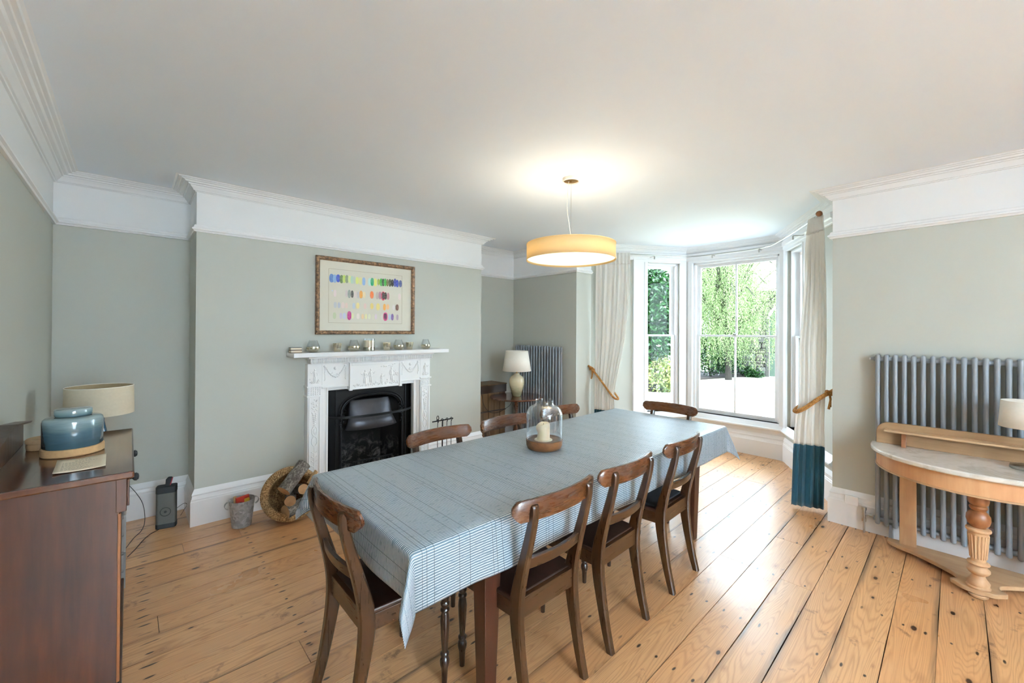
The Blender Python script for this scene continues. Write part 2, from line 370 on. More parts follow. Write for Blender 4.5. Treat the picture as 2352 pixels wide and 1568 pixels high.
# ------------------------------------------------------------------ mesh helpers
class MB:
    def __init__(s): s.v = []; s.f = []; s.mi = []; s.cur = 0; s.uv = None
    def add(s, vs, fs):
        o = len(s.v); s.v += [tuple(p) for p in vs]; s.f += [tuple(i+o for i in f) for f in fs]; s.mi += [s.cur]*len(fs); return s
    def box(s, x0, y0, z0, x1, y1, z1):
        x0, x1 = min(x0, x1), max(x0, x1); y0, y1 = min(y0, y1), max(y0, y1); z0, z1 = min(z0, z1), max(z0, z1)
        return s.add([(x0, y0, z0), (x1, y0, z0), (x1, y1, z0), (x0, y1, z0), (x0, y0, z1), (x1, y0, z1), (x1, y1, z1), (x0, y1, z1)],
                     [(0, 3, 2, 1), (4, 5, 6, 7), (0, 1, 5, 4), (1, 2, 6, 5), (2, 3, 7, 6), (3, 0, 4, 7)])
    def lathe(s, prof, c=(0, 0, 0), seg=32, cap=True, sy=1.0, mat=None):
        vs = []; fs = []; n = len(prof)
        for i in range(seg):
            a = 2*PI*i/seg
            for r, z in prof: vs.append((r*math.cos(a), r*math.sin(a)*sy, z))
        for i in range(seg):
            j = (i+1) % seg
            for k in range(n-1): fs.append((i*n+k, j*n+k, j*n+k+1, i*n+k+1))
        if cap:
            if prof[0][0] > 1e-5: fs.append(tuple(i*n for i in reversed(range(seg))))
            if prof[-1][0] > 1e-5: fs.append(tuple(i*n+n-1 for i in range(seg)))
        if mat is not None: vs = [tuple(mat @ Vector(p)) for p in vs]
        vs = [(p[0]+c[0], p[1]+c[1], p[2]+c[2]) for p in vs]
        return s.add(vs, fs)
    def cyl(s, a, b, r, seg=16, r2=None):
        a = Vector(a); b = Vector(b); d = b-a; q = d.to_track_quat('Z', 'Y').to_matrix(); L = d.length; r2 = r if r2 is None else r2
        return s.lathe([(r, 0), (r2, L)], tuple(a), seg, True, 1.0, q)
    def tube(s, pts, r, seg=8, closed=False, cap=True):
        pts = [Vector(p) for p in pts]; n = len(pts); vs = []; fs = []; up = None
        rr = r if hasattr(r, '__len__') else [r]*n
        for i, p in enumerate(pts):
            if closed: t = pts[(i+1) % n]-pts[i-1]
            else: t = pts[min(i+1, n-1)]-pts[max(i-1, 0)]
            t.normalize()
            if up is None: up = t.orthogonal().normalized()
            up = (up-t*up.dot(t))
            if up.length < 1e-6: up = t.orthogonal()
            up.normalize(); bi = t.cross(up)
            for k in range(seg):
                a = 2*PI*k/seg; vs.append(p+(up*math.cos(a)+bi*math.sin(a))*rr[i])
        m = n if closed else n-1
        for i in range(m):
            j = (i+1) % n
            for k in range(seg):
                l = (k+1) % seg; fs.append((i*seg+k, i*seg+l, j*seg+l, j*seg+k))
        if cap and not closed:
            fs.append(tuple(reversed(range(seg)))); fs.append(tuple((n-1)*seg+k for k in range(seg)))
        return s.add(vs, fs)
    def ell(s, c, r, u=10, v=6):
        vs = []; fs = []
        for j in range(v+1):
            ph = PI*j/v
            for i in range(u):
                a = 2*PI*i/u; vs.append((c[0]+r[0]*math.sin(ph)*math.cos(a), c[1]+r[1]*math.sin(ph)*math.sin(a), c[2]+r[2]*math.cos(ph)))
        for j in range(v):
            for i in range(u):
                k = (i+1) % u; fs.append((j*u+i, (j+1)*u+i, (j+1)*u+k, j*u+k))
        return s.add(vs, fs)
    def prism(s, poly, lo, hi, axis='z'):
        """poly 2D; extruded along axis: z:(x,y) x:(y,z) y:(x,z)"""
        def P(p, h): return (p[0], p[1], h) if axis == 'z' else ((h, p[0], p[1]) if axis == 'x' else (p[0], h, p[1]))
        n = len(poly); vs = [P(p, lo) for p in poly]+[P(p, hi) for p in poly]
        fs = [tuple(reversed(range(n))), tuple(range(n, 2*n))]+[(i, (i+1) % n, n+(i+1) % n, n+i) for i in range(n)]
        if axis == 'y': fs = [tuple(reversed(f)) for f in fs]
        return s.add(vs, fs)
    def loft(s, secs, closed_sec=True, cap=True):
        n = len(secs[0]); vs = [p for sec in secs for p in sec]; fs = []
        for i in range(len(secs)-1):
            for k in range(n if closed_sec else n-1):
                l = (k+1) % n; fs.append((i*n+k, i*n+l, (i+1)*n+l, (i+1)*n+k))
        if cap and closed_sec: fs.append(tuple(reversed(range(n)))); fs.append(tuple((len(secs)-1)*n+k for k in range(n)))
        return s.add(vs, fs)
    def sweep(s, path, prof, closed=False):
        """path 2D (interior on the left), prof [(offset,z)]; mitred moulding"""
        P = [Vector(p) for p in path]; n = len(P); secs = []
        for i in range(n):
            def nrm(a, b): d = (b-a).normalized(); return Vector((-d.y, d.x))
            if closed or 0 < i < n-1:
                n1 = nrm(P[i-1], P[i]); n2 = nrm(P[i], P[(i+1) % n]); m = (n1+n2); m /= max(.2, m.dot(n1))
            elif i == 0: m = nrm(P[0], P[1])
            else: m = nrm(P[-2], P[-1])
            secs.append([(P[i].x+m.x*d, P[i].y+m.y*d, z) for d, z in prof])
        if closed: secs.append(secs[0])
        return s.loft(secs, True, not closed)
    def build(s, name, mat, parent=None, smooth=35, bevel=0, loc=None, uv=None, subd=0):
        me = bpy.data.meshes.new(name); me.from_pydata([tuple(p) for p in s.v], [], s.f)
        mats = mat if isinstance(mat, (list, tuple)) else [mat]
        for m in mats: me.materials.append(M[m] if isinstance(m, str) else m)
        if len(mats) > 1: me.polygons.foreach_set('material_index', s.mi)
        me.validate(); 
        import bmesh
        bm = bmesh.new(); bm.from_mesh(me); bmesh.ops.recalc_face_normals(bm, faces=bm.faces) if len(bm.faces) < 60000 else None; bm.to_mesh(me); bm.free()
        if smooth: me.shade_smooth(); me.set_sharp_from_angle(angle=math.radians(smooth))
        o = bpy.data.objects.new(name, me); COL.objects.link(o)
        if parent is not None: o.parent = parent
        if loc is not None: o.location = loc
        if bevel:
            b = o.modifiers.new('edge', 'BEVEL'); b.width = bevel; b.segments = 2; b.limit_method = 'ANGLE'; b.angle_limit = math.radians(40); b.harden_normals = False
        if subd:
            b = o.modifiers.new('sub', 'SUBSURF'); b.levels = subd; b.render_levels = subd
        return o
def tag(o, label=None, cat=None, group=None, kind=None):
    if label: o['label'] = label
    if cat: o['category'] = cat
    if group: o['group'] = group
    if kind: o['kind'] = kind
    return o
def thing(name, label, cat, loc=(0, 0, 0), rz=0, group=None, rot=None):
    o = bpy.data.objects.new(name, None); COL.objects.link(o); o.location = loc; o.rotation_euler = rot or (0, 0, rz); o.empty_display_size = .1
    return tag(o, label, cat, group)
def copy_tree(o, parent=None):
    kids = [c for c in bpy.data.objects if c.parent == o] if not hasattr(o, '_k') else []
    c = o.copy(); COL.objects.link(c); c.parent = parent
    for k in kids: copy_tree(k, c)
    return c
def B(name, mat, parent, *boxes, bevel=.002, smooth=0):
    m = MB()
    for b in boxes: m.box(*b)
    return m.build(name, mat, parent, smooth=smooth, bevel=bevel)
def cat_rom(pts, n=6):
    P = [np.array(p, float) for p in pts]; P = [2*P[0]-P[1]]+P+[2*P[-1]-P[-2]]; out = []
    for i in range(1, len(P)-2):
        for k in range(n):
            t = k/n; out.append(tuple(.5*((2*P[i])+(-P[i-1]+P[i+1])*t+(2*P[i-1]-5*P[i]+4*P[i+1]-P[i+2])*t*t+(-P[i-1]+3*P[i]-3*P[i+1]+P[i+2])*t**3)))
    out.append(tuple(P[-2])); return out
def fast_mesh(name, verts, faces, mat, parent=None):
    me = bpy.data.meshes.new(name); nv = len(verts); nf, k = faces.shape
    me.vertices.add(nv); me.vertices.foreach_set('co', verts.astype(np.float32).ravel())
    me.loops.add(nf*k); me.loops.foreach_set('vertex_index', faces.astype(np.int32).ravel())
    me.polygons.add(nf); me.polygons.foreach_set('loop_start', np.arange(0, nf*k, k, dtype=np.int32)); me.polygons.foreach_set('loop_total', np.full(nf, k, dtype=np.int32))
    me.update(calc_edges=True); me.materials.append(M[mat]); o = bpy.data.objects.new(name, me); COL.objects.link(o)
    if parent is not None: o.parent = parent
    return o

# ------------------------------------------------------------------ room
XL, XW, YA, YC, YB = -.41, 4.12, 4.41, 3.965, -3.4
ZR, ZF, ZC = 2.25, 2.30, 2.633
XC1, XC2, YR1, YR2 = .37, 3.16, .67, 3.25
BAY = [(XW, YR1), (4.43, .67), (5.62, 1.36), (5.62, 2.53), (4.43, 3.25), (XW, YR2)]
ROOM = [(XL, YB), (XW, YB)]+BAY+[(XW, YA), (XC2, YA), (XC2, YC), (XC1, YC), (XC1, YA), (XL, YA)]

def wall_box(mb, a, b, z0, z1, th=.14, e0=0, e1=0):
    a = Vector(a); b = Vector(b); d = (b-a).normalized(); nr = Vector((d.y, -d.x)); a = a-d*e0; b = b+d*e1
    c = [a, b, b+nr*th, a+nr*th]
    mb.prism([tuple(p) for p in c], z0, z1)
def wall(name, a, b, label, th=.14, e0=0, e1=0, openings=(), low='green', zsplit=2.27):
    """openings: (s0,s1,z0,z1) along the wall"""
    mb = MB(); A = Vector(a); D = (Vector(b)-A); L = D.length; D.normalize()
    def seg(s0, s1, z0, z1, mi):
        if s1-s0 < 1e-4 or z1-z0 < 1e-4: return
        mb.cur = mi; wall_box(mb, A+D*s0, A+D*s1, z0, z1, th)
    zs = [-.02, ZF, ZC+.05]
    for mi, (z0, z1) in enumerate(((-.02, zsplit), (zsplit, ZC+.05))):
        cuts = sorted(openings)
        s = -e0
        for (s0, s1, o0, o1) in cuts:
            seg(s, s0, z0, z1, mi); seg(s0, s1, z0, min(z1, o0), mi); seg(s0, s1, max(z0, o1), z1, mi); s = s1
        seg(s, L+e1, z0, z1, mi)
    o = mb.build(name, [low, 'white'], smooth=0); return tag(o, label, 'wall', kind='structure')
wall('wall_left', (XL, YA), (XL, YB), 'pale sage painted wall behind the sideboard', e0=.14, e1=.14)
wall('wall_rear', (XL, YB), (XW, YB), 'sage wall behind the camera with an added window opening', openings=[(.36, 1.56, .4, 2.3)])
wall('wall_radiator', (XW, YB), (XW, YR1), 'sage wall behind the grey radiator and half-round console', th=.3, e0=.14)
wall('wall_alcove_left', (XC1, YA), (XL, YA), 'recessed sage alcove wall left of the chimney breast')
wall('wall_alcove_right', (XW, YA), (XC2, YA), 'recessed sage alcove wall right of the chimney breast')
wall('wall_window_return', (XW, YR2), (XW, YA), 'sage wall behind the far radiator beside the bay', th=.3, e1=.14)
wall('wall_bay_jamb_near', (XW+.301, YR1), (4.43, .67), 'narrow sage return where the bay opens beside the right curtain', th=.01)
wall('wall_bay_jamb_far', (4.43, 3.25), (XW+.301, YR2), 'narrow sage return where the bay opens beside the left curtain', th=.01)
wall('wall_chimney_right', (XC2, YA), (XC2, YC+.1401), 'right cheek of the chimney breast', th=.2)
wall('wall_chimney_left', (XC1, YC+.1401), (XC1, YA), 'left cheek of the chimney breast', th=.2)
wall('wall_chimney', (XC2, YC), (XC1, YC), 'pale sage chimney breast wall around the white fireplace', th=.14, e0=0, openings=[(3.16-2.26, 3.16-1.28, -.02, .98)])
SB = [(.80, 1.27), (1.39-1.27, 1.39-.80)]
bayL = math.hypot(1.19, .69)
bayL2 = math.hypot(1.19, .72)
wall('wall_bay_right', (4.43, .67), (5.62, 1.36), 'angled bay wall on the right behind the curtain', openings=[(.80, 1.29, .42, 2.435)], th=.16, e1=.05, zsplit=2.48)
wall('wall_bay_front', (5.62, 1.36), (5.62, 2.53), 'white bay front around the large sash window', openings=[(.055, 1.08, .42, 2.435)], low='white', th=.16, e0=.03, e1=.03)
wall('wall_bay_left', (5.62, 2.53), (4.43, 3.25), 'angled bay wall on the left beside the left curtain', openings=[(bayL2-1.29, bayL2-.80, .42, 2.435)], th=.16, e0=.05, zsplit=2.48)

m = MB(); m.prism([(XL-.14, YB-.14), (XW+.1, YB-.14), (XW+.1, .5), (4.43, .5), (5.78, 1.27), (5.78, 2.62), (4.43, 3.42), (XW+.1, 3.42), (XW+.1, YA+.14), (XL-.14, YA+.14)], ZC, ZC+.1)
tag(m.build('ceiling', 'ceil', smooth=0), 'smooth white painted ceiling', 'ceiling', kind='structure')
# mouldings
pc = [(0, 2.555), (.010, 2.555), (.013, 2.561), (.022, 2.562), (.026, 2.572), (.040, 2.586), (.044, 2.594), (.054, 2.596), (.056, 2.604), (.074, 2.606), (.082, 2.616), (.096, 2.617), (.100, 2.623), (.116, 2.624), (.121, 2.630), (.134, 2.6335), (0, 2.6335)]
m = MB(); m.sweep(ROOM, pc, True)
tag(m.build('trim_1', 'white', smooth=25), 'stepped white plaster cornice around the ceiling', 'cornice', kind='structure')
pr = [(0, ZR), (.016, ZR), (.020, ZR+.010), (.030, ZR+.016), (.030, ZR+.024), (.018, ZR+.034), (.014, ZR+.048), (.008, ZR+.054), (0, ZR+.055)]
m = MB(); m.sweep([(4.43, YR2), (XW, YR2)]+[(XW, YA), (XC2, YA), (XC2, YC), (XC1, YC), (XC1, YA), (XL, YA), (XL, YB), (XW, YB), (XW, YR1), (4.43, YR1)], pr)
tag(m.build('trim_2', 'gloss', smooth=25), 'white picture rail below the white frieze', 'picture rail', kind='structure')
ps = [(0, 0), (.026, 0), (.026, .185), (.022, .192), (.022, .200), (.017, .206), (.014, .226), (.018, .236), (.014, .246), (.006, .262), (0, .275)]
def skirt(name, path, label):
    m = MB(); m.sweep(path, ps); tag(m.build(name, 'gloss', smooth=25), label, 'baseboard', kind='structure')
skirt('baseboard_alcove_left', [(1.14, YC), (XC1, YC), (XC1, YA), (XL, YA), (XL, YB)], 'tall white moulded skirting left of the fireplace')
skirt('baseboard_alcove_right', [(XW, YR2), (XW, YA), (XC2, YA), (XC2, YC), (2.40, YC)], 'tall white moulded skirting right of the fireplace')
skirt('baseboard_radiator', [(XL, YB), (XW, YB), (XW, YR1), (4.43, YR1)], 'tall white moulded skirting under the right radiator')
skirt('baseboard_bay', [(4.43, YR1), (5.62, 1.36), (5.62, 2.53), (4.43, YR2), (XW, YR2)], 'white skirting under the bay windows')
# bay panelling and sill
m = MB(); m.sweep([(4.5, .711), (5.62, 1.36), (5.62, 2.53), (4.5, 3.208)], [(0, .335), (.035, .335), (.05, .345), (.05, .358), (.035, .365), (0, .42)])
tag(m.build('trim_3', 'gloss', smooth=25), 'continuous white window sill of the bay', 'window sill', kind='structure')
m = MB(); m.sweep([(4.5, .711), (5.62, 1.36), (5.62, 2.53), (4.5, 3.208)], [(0, 2.46), (.02, 2.46), (.028, 2.47), (.028, 2.50), (.04, 2.51), (.04, 2.555), (0, 2.556)])
tag(m.build('trim_4', 'gloss', smooth=25), 'white head casing above the bay windows', 'window casing', kind='structure')

# floorboards
fl = MB(); fl.prism([(XL-.1, YB-.1), (XW+.2, YB-.1), (XW+.2, .6), (4.5, .6), (5.75, 1.3), (5.75, 2.6), (4.5, 3.35), (XW+.2, 3.35), (XW+.2, YA+.1), (XL-.1, YA+.1)], -.06, -.022)
floor = tag(fl.build('floor', 'subfloor', smooth=0), 'stripped pine floorboards running towards the bay window', 'floor', kind='structure')
edges = [-3.42, -3.25, -3.08, -2.92, -2.75, -2.58, -2.42, -2.26, -2.1, -1.93, -1.77, -1.60, -1.44, -1.27, -1.10, -.935, -.77, -.605, -.44, -.275, -.107, .061, .229, .400, .566, .730, .902, 1.08, 1.268, 1.457, 1.631, 1.803, 1.978, 2.161, 2.325, 2.499, 2.678, 2.842, 3.01, 3.17, 3.333, 3.527, 3.689, 3.848, 4.02, 4.20, 4.42]
jt = {(.566, .730): [2.916], (.902, 1.08): [2.93], (1.268, 1.457): [4.607], (1.457, 1.631): [4.607], (.730, .902): [3.49, 4.04], (2.678, 2.842): [.117], (3.527, 3.689): [.279, .609], (3.17, 3.333): [1.75], (1.803, 1.978): [1.76], (2.161, 2.325): [2.92], (.061, .229): [1.18], (2.842, 3.01): [2.34]}
def xend(y):
    if y <= YR1 or y >= YR2: return XW
    if y < 1.36: return 4.43+(y-.67)/(1.36-.67)*1.19
    if y > 2.53: return 4.43+(3.25-y)/(3.25-2.53)*1.19
    return 5.62
jr = random.Random(3)
for y0, y1 in zip(edges[:-1], edges[1:]):
    xe = max(xend(y0), xend(y1), xend((y0+y1)/2))-.0
    if y0 < YR1 < y1: xe = xend(y1)
    if y0 < YR2 < y1: xe = xend(y0)
    key = next((k for k in jt if abs(k[0]-y0) < .004), None)
    cuts = jt[key] if key else ([jr.choice([-.1, .61, 1.18, 1.76, 2.34, 3.49])] if jr.random() < .35 else [])
    xs = [XL]+cuts+[xe]
    g = jr.choice([.0025, .003, .004, .005]) if y0 > .6 else jr.choice([.003, .0045, .006])
    for a, b in zip(xs[:-1], xs[1:]):
        dz = jr.uniform(-.0012, 0)
        ys0, ys1 = y0+g/2, y1-g/2
        # ragged joints: slightly wavy long edges
        mb = MB(); top = []; n = 10; wob = [jr.uniform(-.0012, .0012) for _ in range(n+1)]; wo2 = [jr.uniform(-.0012, .0012) for _ in range(n+1)]
        lo = [(a+.0012+(b-a-.0024)*i/n, ys0+wob[i]) for i in range(n+1)]; hi = [(a+.0012+(b-a-.0024)*i/n, ys1+wo2[i]) for i in range(n+1)]
        poly = lo+hi[::-1]
        # split so that bay boards follow the angled walls
        if b > 4.44 and (y1 > 2.53 or y0 < 1.36):
            e0, e1 = xend(ys0)+.05, xend(ys1)+.05
            lo = [(p[0] if p[0] < e0 else e0, p[1]) for p in lo]; hi = [(p[0] if p[0] < e1 else e1, p[1]) for p in hi]
            poly = []
            for p in lo+hi[::-1]:
                if not poly or (abs(p[0]-poly[-1][0])+abs(p[1]-poly[-1][1])) > 1e-4: poly.append(p)
        mb.prism([(p[0]-a, p[1]-y0) for p in poly], -.022, dz)
        mb.build('floorboard', 'floor', floor, smooth=0, loc=(a, y0, 0))
# hearth slab
h = B('hearth_slab', 'hearth', None, (1.06, 3.30, -.012, 2.48, 3.88, .004)); tag(h, 'pale stone hearth slab set in the boards before the fireplace', 'hearth', kind='structure')

# ------------------------------------------------------------------ windows
def window(name, a, b, s0, s1, label, bars=True, th=.16, z0=.42, z1=2.435, wl=.055, wr=.055):
    """a,b wall line with interior on the left; opening s0..s1"""
    A = Vector(a); D = (Vector(b)-A).normalized(); ang = math.atan2(D.y, D.x)
    root = thing(name, label, 'window', (A.x, A.y, 0), ang); root['kind'] = 'structure'
    # local: x along the wall, y<0 outward, y>0 interior
    f = MB()
    for (x0, x1, zz0, zz1) in ((s0-wl, s0, z0-.02, z1+.05), (s1, s1+wr, z0-.02, z1+.05)): f.box(x0, 0.0, zz0, x1, .022, zz1)
    if wl > .1: f.box(s0-wl-.012, 0, .30, s0-wl, .034, z1+.05); f.box(s0-.05, .02, z0, s0-.03, .03, z1)
    if wr > .15: f.box(s1+wr, 0, .30, s1+wr+.012, .034, z1+.05); f.box(s1+.03, .02, z0, s1+.05, .03, z1)
    f.box(s0, 0, z1, s1, .022, z1+.05)
    f.box(s0, -.155, z0-.03, s1, -.0, z0)            # sill inside the reveal
    f.box(s0-.0, -.15, z0, s0+.028, -.03, z1); f.box(s1-.028, -.15, z0, s1, -.03, z1); f.box(s0, -.15, z1-.025, s1, -.03, z1)
    f.build('window_frame', 'gloss', root, smooth=0, bevel=.003)
    mid = 1.44; x0, x1 = s0+.028, s1-.028; xm = (s0+s1)/2
    for nm, (yy, zz0, zz1) in {'sash': (-.125, mid-.0, z1-.025), 'sash.001': (-.085, z0, mid+.022)}.items():
        s = MB(); wd = .036; t = .018
        s.box(x0, yy-t, zz0, x0+wd, yy+t, zz1); s.box(x1-wd, yy-t, zz0, x1, yy+t, zz1)
        lo = .05 if nm.endswith('1') else .024; hi = .024 if nm.endswith('1') else .036
        s.box(x0+wd, yy-t, zz0, x1-wd, yy+t, zz0+lo); s.box(x0+wd, yy-t, zz1-hi, x1-wd, yy+t, zz1)
        sh = s.build('sash', 'gloss', root, smooth=0, bevel=.002)
        if bars: B('glazing_bar', 'gloss', sh, (xm-.010, yy-.014, zz0+lo, xm+.010, yy+.014, zz1-hi), bevel=.003)
        xs = [x0+wd, xm-.01, xm+.01, x1-wd] if bars else [x0+wd, x1-wd]
        for q in range(0, len(xs), 2): B('pane', 'pane', sh, (xs[q], yy-.0015, zz0+lo, xs[q+1], yy+.0015, zz1-hi), bevel=0)
    c = MB(); c.box(xm-.02, -.068, mid+.022, xm+.02, -.05, mid+.034); c.cyl((xm, -.06, mid+.03), (xm, -.06, mid+.05), .007)
    if bars: c.build('sash_catch', 'chrome', root)
window('window_1', (5.62, 1.36), (5.62, 2.53), .055, 1.08, 'large central bay sash window with a glazing bar and garden view')
window('window_2', (5.62, 2.53), (4.43, 3.25), bayL2-1.29, bayL2-.80, 'narrow left sash window of the bay, dark tree outside', False, wl=.09, wr=.20)
window('window_3', (4.43, .67), (5.62, 1.36), .80, 1.29, 'narrow right sash window of the bay, mostly behind the curtain', False, wl=.20, wr=.09)
window('fill_window', (XL, YB), (XW, YB), .36, 1.56, 'unseen sash window added behind the camera to let in fill light', True, .14, .4, 2.3)  # invented window, only there to bring light in from the rear

# curtain rail
rail_pts = cat_rom([(4.27, .785, 2.50), (4.42, .86, 2.50), (4.60, .955, 2.50), (5.28, 1.36, 2.50), (5.47, 1.56, 2.50), (5.50, 1.94, 2.50), (5.47, 2.33, 2.50), (5.28, 2.53, 2.50), (4.75, 2.84, 2.50), (4.45, 3.03, 2.50), (4.30, 3.12, 2.50)], 8)
rod = thing('curtain_rail', 'thin grey curved curtain rail following the bay, wooden ball ends', 'curtain rail', (4.9, 1.95, 2.5))
off = Vector((-4.9, -1.95, -2.5))
m = MB(); m.tube([Vector(p)+off for p in rail_pts], .008, 8); m.build('rail', 'chrome', rod)
for p in (rail_pts[0], rail_pts[-1]):
    m = MB(); m.ell(Vector(p)+off+Vector((-.01, 0, .004)), (.024, .024, .024), 20, 12); m.build('finial', 'bulb', rod)
for (x, y) in ((5.51, 1.60), (5.51, 2.14), (5.0, 1.14), (5.06, 2.70)):
    ax = Vector((5.62, y, 0)) if x > 5.4 else (Vector((x+.05, y-.09, 0)) if y < 1.9 else Vector((x+.05, y+.09, 0)))
    m = MB(); m.tube([(x-4.9-.0, y-1.95, -.004), (ax.x-4.9, ax.y-1.95, -.004)], .005, 6); m.box(x-4.9-.006, y-1.95-.006, -.045, x-4.9+.006, y-1.95+.006, -.008)
    m.build('rail_bracket', 'chrome', rod)

# ------------------------------------------------------------------ curtains
def curtain(name, label, rows, npl, amp, loc, hem=None, group=None, side=1):
    """rows: (z, A(x,y), B(x,y)); pleated sheet between A and B"""
    root = thing(name, label, 'curtain', loc, 0, group)
    rows = sorted(rows, key=lambda r: -r[0]); zs = [r[0] for r in rows]; n = 260; zz = list(np.linspace(zs[0], zs[-1], 64))
    rr = random.Random(5); ph = [rr.uniform(-.6, .6) for _ in range(40)]; am = [rr.uniform(.6, 1.3) for _ in range(40)]
    def row(z, off=0.0):
        ax, ay, bx, by = [np.interp(-z, [-q for q in zs], [r[i][j] for r in rows]) for i, j in ((1, 0), (1, 1), (2, 0), (2, 1))]
        L = math.hypot(bx-ax, by-ay); ux, uy = (bx-ax)/L, (by-ay)/L; nx, ny = -uy*side, ux*side; pts = []
        frac = min(1, max(.35, (zs[0]-z)/.5+.35))
        for i in range(n+1):
            t = i/n; k = t*npl; kk = int(k) % 40
            phase = 2*PI*(k+.25*math.sin(2*t*PI+z*.5))
            a = amp*(.65+.35*math.sin(t*17+2+z*.8))*frac
            d = a*math.sin(phase)+.12*a*math.sin(2*phase+1+z*.5)
            s = L*t+ .25*a*math.sin(2*phase)
            pts.append((ax+ux*s+nx*(d+off)-loc[0], ay+uy*s+ny*(d+off)-loc[1], z-loc[2]))
        return pts
    def sheet(z_list, nm, mat, off=0.0):
        vs = []; fs = []
        for z in z_list: vs += row(z, off)
        for j in range(len(z_list)-1):
            for i in range(n): q = j*(n+1)+i; fs.append((q, q+1, q+n+2, q+n+1))
        mb = MB(); mb.add(vs, fs); o = mb.build(nm, mat, root, smooth=80)
        s = o.modifiers.new('thick', 'SOLIDIFY'); s.thickness = .003; return o
    zb = hem if hem else zs[-1]
    sheet([z for z in zz if z > zb]+[zb], 'drape', 'curtain')
    if hem: sheet([hem]+[z for z in zz if z < hem], 'hem_band', 'teal')
    ztop = zs[0]; sheet([ztop+.02, ztop-.03, ztop-.11, ztop-.125], 'heading', 'curtain', .004)
    # pinch-pleat hooks
    hm = MB()
    for k in range(npl):
        t = (k+.25)/npl; p = row(ztop-.115)[int(t*n)]; hm.ell((p[0], p[1], p[2]), (.006, .006, .009), 6, 4)
    tag(hm.build('pleat_pinch', 'curtain', root), kind='stuff')
    return root
curtain('curtain', 'cream curtain with a teal hem, tied back right of the bay window',
        [(2.485, (4.262, .755), (4.42, .885)), (2.30, (4.268, .745), (4.37, .888)), (1.95, (4.27, .738), (4.27, .878)), (1.4, (4.265, .735), (4.20, .905)), (.92, (4.262, .745), (4.195, .905)), (.78, (4.262, .748), (4.19, .930)), (.5, (4.27, .745), (4.195, .95)), (.02, (4.275, .755), (4.19, .965))], 5, .024, (4.27, .85, 0), .545, 'tied-back curtains either side of the bay', 1)
curtain('curtain', 'cream pleated curtain tied back left of the bay window, behind the table',
        [(2.485, (4.36, 3.14), (4.66, 2.82)), (2.3, (4.42, 3.17), (4.65, 2.815)), (1.9, (4.44, 3.19), (4.64, 2.83)), (1.4, (4.45, 3.195), (4.59, 2.85)), (1.0, (4.45, 3.195), (4.52, 2.90)), (.70, (4.45, 3.20), (4.49, 2.94)), (.4, (4.45, 3.2), (4.50, 2.93)), (.02, (4.45, 3.20), (4.50, 2.93))], 8, .024, (4.47, 3.05, 0), .49, 'tied-back curtains either side of the bay', -1)
def rope(name, label, path, r, twists, loc, tassel=None):
    root = thing(name, label, 'tieback', loc, 0, 'jute rope tiebacks')
    P = [Vector(p)-Vector(loc) for p in cat_rom(path, 14)]; n = len(P)
    for sidx in range(3):
        pts = []
        for i, p in enumerate(P):
            t = (P[min(i+1, n-1)]-P[max(i-1, 0)]).normalized(); u = t.cross(Vector((.3, .2, 1))).normalized(); v = t.cross(u)
            a = 2*PI*(twists*i/n+sidx/3); pts.append(p+(u*math.cos(a)+v*math.sin(a))*r*.55)
        m = MB(); m.tube(pts, r*.6, 7); m.build('rope_strand', 'rope', root)
    m = MB(); q = P[0] if tassel is None else Vector(tassel)-Vector(loc)
    for k in range(3): m.tube([q+Vector((0, 0, .012*(k-1)))+Vector((math.cos(a)*.020, math.sin(a)*.020, math.sin(a*2)*.006)) for a in np.linspace(0, 2*PI, 18, endpoint=False)], .007, 6, True)
    m.build('knot', 'rope', root)
    for k in range(2): m = MB(); m.tube([q+Vector((.005*k, -.004, 0)), q+Vector((.012*k+.006, -.010, -.05)), q+Vector((.006, -.008+.01*k, -.115-.02*k))], [.009, .008, .010], 7); m.build('rope_end', 'rope', root)
    return root
rope('rope_tieback', 'twisted jute rope knotted around the right curtain above its teal hem',
     [(4.290, .672, 1.035), (4.262, .700, 1.01), (4.222, .735, .985), (4.180, .79, .935), (4.152, .85, .875), (4.146, .895, .842), (4.160, .925, .828), (4.195, .938, .835), (4.240, .91, .87), (4.29, .82, .94), (4.300, .70, 1.0)], .016, 26, (4.27, .8, .9), (4.245, .715, 1.0))
rope('rope_tieback', 'twisted jute rope slanting across the left curtain',
     [(4.37, 3.245, 1.055), (4.385, 3.21, 1.02), (4.405, 3.15, .95), (4.425, 3.05, .83), (4.445, 2.93, .69), (4.475, 2.885, .655), (4.53, 2.91, .67), (4.54, 3.05, .80), (4.50, 3.18, .95), (4.40, 3.235, 1.04)], .0125, 26, (4.45, 3.1, .9), (4.385, 3.21, 1.02))

